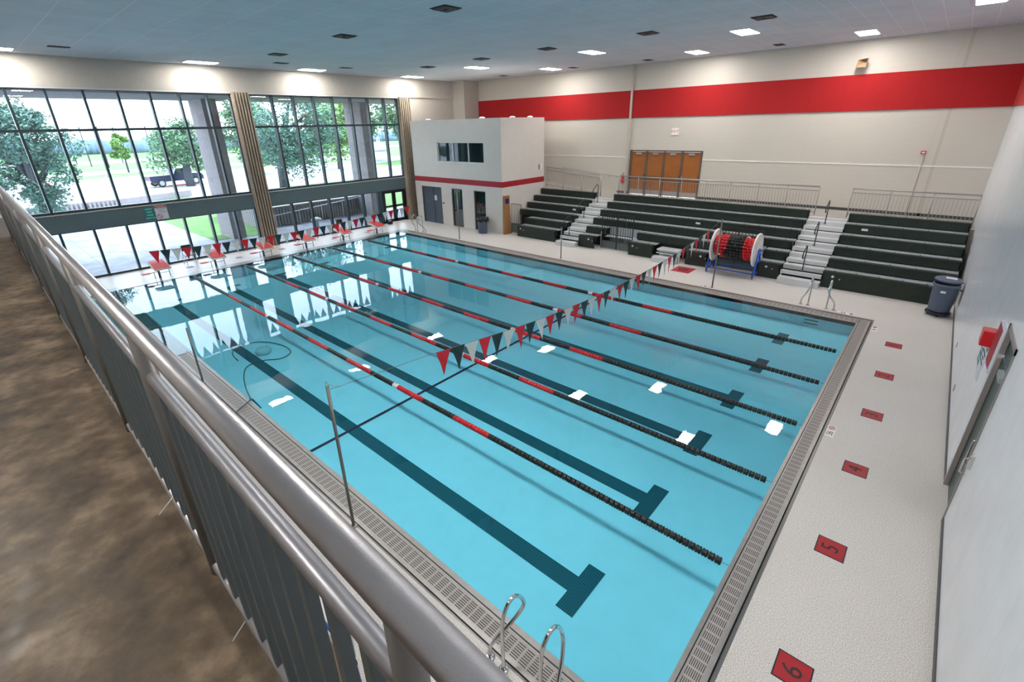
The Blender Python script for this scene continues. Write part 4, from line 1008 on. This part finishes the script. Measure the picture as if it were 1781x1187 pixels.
# equipment cart below the balcony, seen between the balusters
ct = thing('equipment_cart', 'grey equipment cart with a blue tube handle below the balcony railing', 'cart', (19.9, -1.72, 0))
b = MB(); b.box(-.62, .20, -.24, .16, .15, .78); b.build('body', M['vent_light'], ct, bevel=.02)
b = MB(); b.box(-.64, .22, -.26, .18, .78, .83); b.build('lid', M['white'], ct, bevel=.015)
b = MB(); b.tube([(-.1, -.10, .80), (.0, -.10, 1.02), (.62, -.10, 1.02), (.72, -.08, .96), (.74, -.06, .2)], .018, 8); b.tube([(-.62, .18, .9), (-.72, .2, .85), (-.72, .2, .2)], .018, 8); b.build('handle', M['blue_metal'], ct)
for sx in (-.55, .15):
    for sy in (-.2, .12):
        b = MB(); b.lathe([(.07, -.02), (.07, .02)], (sx, sy, .07), 12, 'y'); b.build('caster', M['black'], ct)
# pool vacuum hose
b = MB(); pts = []
for q in ((13.6, -.62), (13.35, -.4), (13.15, -.1), (12.85, .25), (12.4, .2), (11.9, .35), (11.2, .5), (10.4, .75), (9.9, 1.05), (9.9, 1.5), (10.2, 1.9), (10.0, 2.3), (9.3, 2.35), (8.5, 2.05), (8.2, 1.5), (8.6, 1.1), (9.4, 1.0)): pts.append(q)
P3 = []
for i in range(len(pts) - 1):
    p0 = Vector(pts[max(0, i - 1)]); p1 = Vector(pts[i]); p2 = Vector(pts[i + 1]); p3 = Vector(pts[min(len(pts) - 1, i + 2)])
    for k in range(5):
        t = k / 5; v = .5 * ((2 * p1) + (p2 - p0) * t + (2 * p0 - 5 * p1 + 4 * p2 - p3) * t * t + (3 * p1 - p0 - 3 * p2 + p3) * t ** 3)
        P3.append((v.x, v.y, .02 if v.y < .05 else max(fz(v.y) + .03, .02 - (v.y - .05) * 2.2)))
b.tube(P3, .014, 7); o = b.build('pool_hose', M['spandrel']); tag(o, 'thin blue hose curling from the gutter into the pool near the windows', 'hose')
b = MB(); b.lathe([(.02, 0), (.20, .01), (.24, .08), (.20, .16), (.05, .20)], (9.35, 1.75, fz(1.75)), 16); o = b.build('pool_cleaner', M['white'], local=(9.35, 1.75, fz(1.75))); tag(o, 'pale pool cleaner on the pool bottom inside the hose loop', 'pool cleaner')

# ------------------------------------------------------------------ outside
b = MB(); b.box(-260, -3.0, -160, 220, -.4, -.02); struct(b, 'ground_parking_lot', M['asphalt'])
b = MB(); b.poly([(-17.5, -20, 0), (-2.96, -20, 0), (-2.96, 5.75, 0), (-6.5, 5.8, 0), (-11, 5.75, 0), (-17, 5.9, 0)]); b.box(-8.2, -2.96, 5.75, 18, -.01, -.001); struct(b, 'path_patio', M['patio'])
def lawn(pts, label):
    b = MB(); b.prism([(x, y, -.02) for x, y in pts], (0, 0, .03)); o = struct(b, 'ground_lawn', M['grass_ext']); o['label'] = label
lawn([(-17, 5.9), (-11, 5.75), (-6.5, 5.8), (-5.9, 8.2), (-7, 9.5), (-16, 9.8), (-24, 8)], 'lawn')
lawn([(-8.3, 9.4), (-8.3, 18), (-26, 18), (-24, 12), (-16, 9.9)], 'lawn')
lawn([(-8, 18.2), (-30, 18), (-31, 30), (-27, 46), (-8, 46)], 'lawn')
lawn([(-66, -30), (-72, -30), (-76, 30), (-70, 60), (-64, 60), (-67, 18)], 'lawn')
lawn([(-86, -40), (-112, -40), (-115, 110), (-60, 110), (-45, 46), (-52, 46), (-62, 66), (-84, 60)], 'lawn')
lawn([(-30, 8.5), (-36, 9), (-36, 12.5), (-30, 11.5)], 'lawn')
lawn([(-130, -160), (-200, -160), (-200, 220), (-130, 220)], 'lawn')
b = MB(); b.box(-43.5, -36, -40, 8, -.02, .01); b.bm.free()
b = MB(); b.prism([(-29.1, -20, 0), (-29.1, 6, 0), (-31.1, 12, 0), (-31.3, 12, 0), (-29.4, 6, 0), (-29.4, -20, 0)], (0, 0, .58))
for i in range(66): b.box(-29.1, -28.94, -14 + i * .3, -14 + i * .3 + .16, 0, .50)
o = b.build('retaining_wall', M['conc_ext']); tag(o, 'low pale ribbed wall at the edge of the parking lot outside the window', 'retaining wall')
b = MB(); b.tube([(-44.2, 13.4, 0), (-43.6, 16.4, 0)], .10, 8); o = b.build('red_curb', M['ink_red']); tag(o, 'red painted curb in front of the dark blue truck', 'curb')
b = MB(); b.box(-8.3, -2.96, YN - 20, 60, 7.38, 8.3); struct(b, 'ceiling_overhang', M['conc_ext'])
for i, (x, y, z) in enumerate(((-5.0, 9.2, 7.36), (-5.4, 12.4, 7.36))):
    b = MB(); b.box(x - .05, x + .05, y - .7, y + .7, z - .04, z + .02); o = b.build('soffit_lamp', M['white_trim'], local=(x, y, z)); tag(o, 'pale strip fixture under the outside overhang, ' + ('nearest the ribbed column' if i == 0 else 'further along toward the concrete pier'), 'light fixture')
def ext_col(name, y0, label):
    b = MB(); w = .68
    b.prism([(-8.0, y0, 0), (-6.0, y0, 0), (-6.0, y0 + w, 0), (-6.25, y0 + w, 0), (-6.25, y0 + w + .12, 0), (-7.75, y0 + w + .12, 0), (-7.75, y0 + w, 0), (-8, y0 + w, 0)], (0, 0, 7.38)); struct(b, name, M['conc_ext'])
ext_col('pillar_outside', 6.68, ''); ext_col('pillar_outside', 16.08, ''); ext_col('pillar_outside', 26.0, '')
# sunken fluted wall with a sloping rail
b = MB(); n = 46
for i in range(n):
    y = 9.3 + i * .2; z = 1.15
    b.box(-8.0, -7.75, y, y + .14, 0, z); b.box(-8.0, -7.85, y + .14, y + .2, 0, z)
b.box(-8.1, -7.65, 9.2, 18.6, 1.15, 1.25)
o = b.build('fluted_wall', M['conc_ext']); tag(o, 'grey fluted concrete wall outside the lower windows', 'retaining wall')
b = MB()
for i in range(26):
    x = -15.5 + i * .3; b.box(x, x + .22, 9.0, 9.2, 0, 1.35)
b.box(-15.5, -7.7, 8.95, 9.25, 1.35, 1.45)
o = b.build('fluted_wall', M['conc_ext']); tag(o, 'short return of the fluted wall beside the lawn, seen past the ribbed column', 'retaining wall')
b = MB(); b.tube([(-7.4, 9.6, .75), (-7.4, 18, 1.35)], .03, 8)
for i in range(6): b.tube([(-7.4, 9.8 + i * 1.6, 0), (-7.4, 9.8 + i * 1.6, .76 + i * .115)], .02, 6)
o = b.build('ramp_handrail', M['sign_white']); tag(o, 'pale sloping handrail in front of the fluted wall outside', 'handrail')
b = MB(); b.lathe([(.10, 0), (.10, .38), (.34, .40), (.30, .50), (.12, .58)], (-5.6, 11.6, 0), 16); o = b.build('outdoor_bin', M['vent_light'], local=(-5.6, 11.6, 0)); tag(o, 'low pale domed bin outside the lower window behind the dark chair', 'trash can')

# trees
def tree(x, y, H, R, zc, m, label, n=2600, leaf=.22, trunk=.25, trunks=1, seed=0, clumps=22, squash=.8, y_off=0):
    rnd = random.Random(seed); t = thing('tree', label, 'tree', (x, y, 0), group='trees outside the window wall')
    b = MB()
    for k in range(trunks):
        a = 2.4 * k; ox = .2 * k
        b.tube([(ox, .1 * k, 0), (.1 * math.cos(a) + ox, .15 * math.sin(a), zc * .35), (.5 * math.cos(a), .7 * math.sin(a) + y_off * .4, zc * .8), (.9 * math.cos(a), 1.2 * math.sin(a) + y_off, zc + (H - zc) * .5)], [trunk * 1.2, trunk, trunk * .7, trunk * .15], 8)
    for k in range(9):
        a = k * 2.4; z0 = zc * (.45 + .05 * k); r = R * (.5 + .3 * rnd.random())
        b.tube([(0, y_off * .3, z0), (r * .5 * math.cos(a), r * .5 * math.sin(a) + y_off * .6, z0 + .5 + R * .15), (r * math.cos(a), r * math.sin(a) + y_off, z0 + 1. + R * .3)], [trunk * .5, trunk * .3, trunk * .08], 6)
    b.build('trunk', M['bark'], t)
    b = MB(); hz = (H - zc)
    cl = []
    for k in range(clumps):
        th = rnd.random() * 2 * PI; ph = math.acos(rnd.uniform(-1, 1)); rr = R * (.35 + .5 * rnd.random())
        cl.append((rr * math.sin(ph) * math.cos(th), rr * math.sin(ph) * math.sin(th) + y_off, zc + hz * .82 * math.cos(ph) * (.5 + .5 * rnd.random()), R * (.22 + .20 * rnd.random())))
    bm = b.bm
    for i in range(n):
        cx, cy, cz, cr = cl[i % clumps]
        v = Vector((rnd.gauss(0, 1), rnd.gauss(0, 1), rnd.gauss(0, 1))).normalized() * cr * (.55 + .5 * rnd.random())
        p = Vector((cx, cy, cz)) + Vector((v.x, v.y, v.z * squash))
        q = Euler((rnd.uniform(-.9, .9), rnd.uniform(-.9, .9), rnd.random() * 6.28)).to_matrix(); s = leaf * rnd.uniform(.6, 1.5)
        vs = [bm.verts.new(p + q @ Vector(c_)) for c_ in ((-s, 0, 0), (0, -s * .45, .05 * s), (s, 0, 0), (0, s * .45, .05 * s))]
        bm.faces.new(vs)
    b.build('crown', m, t, fix=False)
    return t
tree(-21, .3, 9.0, 3.1, 4.6, M['leaf_cool'], 'big dense tree above the balcony rail, its foliage hanging low', n=15000, leaf=.125, trunk=.28, seed=1, clumps=34)
tree(-76, 16.1, 6.4, 1.9, 3.9, M['leaf_yellow'], 'small bright green tree alone on the far lawn', n=2500, leaf=.22, trunk=.13, seed=2, clumps=10)
tree(-42.2, 15.1, 7.4, 4.2, 4.4, M['leaf'], 'spreading tree growing right in front of the dark blue truck', n=8000, leaf=.16, trunk=.36, trunks=2, seed=3, clumps=26)
tree(-29.6, 20.6, 11.5, 5.4, 6.2, M['leaf_cool'], 'large tree with a thick trunk filling the second window bay', n=17000, leaf=.15, trunk=.45, seed=4, clumps=40, y_off=1.8)
tree(-52, 27, 11.5, 5.4, 5.6, M['leaf'], 'broad tree seen between the concrete pier and the ribbed column', n=8000, leaf=.22, trunk=.35, seed=5, clumps=26)
tree(-48, 38, 12, 6.0, 6.5, M['leaf_yellow'], 'light green tree behind the large window-bay tree', n=7000, leaf=.26, trunk=.3, seed=6, clumps=26)
tree(-62, 50, 14, 6.5, 8.5, M['leaf'], 'tree behind the small white kiosk', n=7000, leaf=.28, trunk=.35, seed=7, clumps=26)
tree(-54, 56.5, 13, 5.5, 7.5, M['leaf_cool'], 'tree just beyond the kiosk, next to the window edge', n=6000, leaf=.27, trunk=.38, seed=8, clumps=22)
tree(-40, 47, 13, 6.5, 8.5, M['leaf'], 'tall tree by the second concrete pier', n=7000, leaf=.26, trunk=.35, seed=9, clumps=26)
b = MB(); rnd = random.Random(5)
for i in range(70):
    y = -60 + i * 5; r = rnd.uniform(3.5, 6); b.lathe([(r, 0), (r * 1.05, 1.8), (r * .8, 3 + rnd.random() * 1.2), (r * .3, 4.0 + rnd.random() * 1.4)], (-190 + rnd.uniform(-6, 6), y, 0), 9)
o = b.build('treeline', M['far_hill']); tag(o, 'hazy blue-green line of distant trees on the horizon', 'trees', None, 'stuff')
for i, (x, y, w_) in enumerate(((-114.6, 15, 'first from the big dense tree'), (-103, 15.6, 'second'), (-94.7, 16.9, 'third'), (-112, 22.5, 'fourth'), (-104, 26.5, 'nearest the small bright tree'))):
    b = MB(); b.tube([(x, y, 0), (x, y, 7.2)], .11, 6); b.box(x - .3, x + .3, y - .6, y + .6, 7.1, 7.25); o = b.build('light_pole', M['bark'], local=(x, y, 0)); tag(o, 'thin dark light pole standing on the far lawn, ' + w_, 'light pole', 'light poles on the far lawn')
# kiosk
kk = thing('kiosk', 'small white round-roofed kiosk among the trees outside', 'kiosk', (-58, 52.4, 0))
b = MB(); b.lathe([(1.5, 0), (1.5, 2.0)], (0, 0, 0), 8); b.build('walls', M['sign_white'], kk)
b = MB(); b.lathe([(1.9, 1.95), (1.7, 2.3), (.9, 3.1), (.35, 3.3), (.35, 3.9), (.5, 3.95), (.05, 4.5)], (0, 0, 0), 8); b.build('roof', M['vent_light'], kk)
# truck
tk = thing('pickup_truck', 'dark blue pickup truck parked under a tree beyond the window', 'truck', (-44.9, 14.35, 0), math.radians(-82)); tk.scale = (1.12, 1.12, 1.12)
b = MB()
prof = [(-2.55, .50), (-2.60, 1.12), (-.35, 1.14), (-.30, 1.20), (.05, 1.72), (1.05, 1.74), (1.45, 1.18), (2.45, 1.08), (2.62, .85), (2.60, .48)]
b.prism([(-x, -.90, z) for x, z in prof], (0, 1.80, 0)); b.build('body', M['truck_paint'], tk, bevel=.04)
b = MB(); b.prism([(-x, -.905, z) for x, z in ((-.20, 1.24), (.10, 1.66), (.98, 1.67), (1.32, 1.24))], (0, 1.81, 0)); b.build('window', M['booth_glass'], tk)
for x in (-1.62, 1.68):
    for y in (-.88, .88):
        b = MB(); b.lathe([(.36, -.11), (.39, -.08), (.39, .08), (.36, .11)], (-x, y, .39), 20, 'y'); wv = b.build('wheel', M['tyre'], tk)
        b = MB(); b.lathe([(.22, -.12), (.24, .12)], (-x, y, .39), 16, 'y'); b.build('hub', M['alu_plain'], wv)
b = MB(); b.box(2.5, 2.75, -.85, .85, .50, .68); b.box(-2.72, -2.55, -.85, .85, .45, .62); b.build('bumper', M['chrome'], tk)
b = MB(); b.box(2.55, 2.60, .70, .88, .80, 1.02); b.box(2.55, 2.60, -.88, -.70, .80, 1.02); b.build('tail_light', M['float_red'], tk)
x, y = -46.0, 2.9
b = MB(); b.prism([(x - 2.1, y - .8, .35), (x + 2.1, y - .8, .35), (x + 2.1, y + .8, .35), (x - 2.1, y + .8, .35)], (0, 0, .5)); b.prism([(x - 1.1, y - .7, .85), (x + 1.2, y - .7, .85), (x + .9, y + .7, 1.35), (x - .9, y + .7, 1.35)], (0, 0, .05))
for sx in (-1.4, 1.4):
    for sy in (-.78, .78): b.lathe([(.33, -.08), (.33, .08)], (x + sx, y + sy, .33), 12, 'y')
o = b.build('parked_car', M['car_red'], local=(x, y, 0)); tag(o, 'red parked car half hidden behind the low foliage of the big dense tree', 'car')
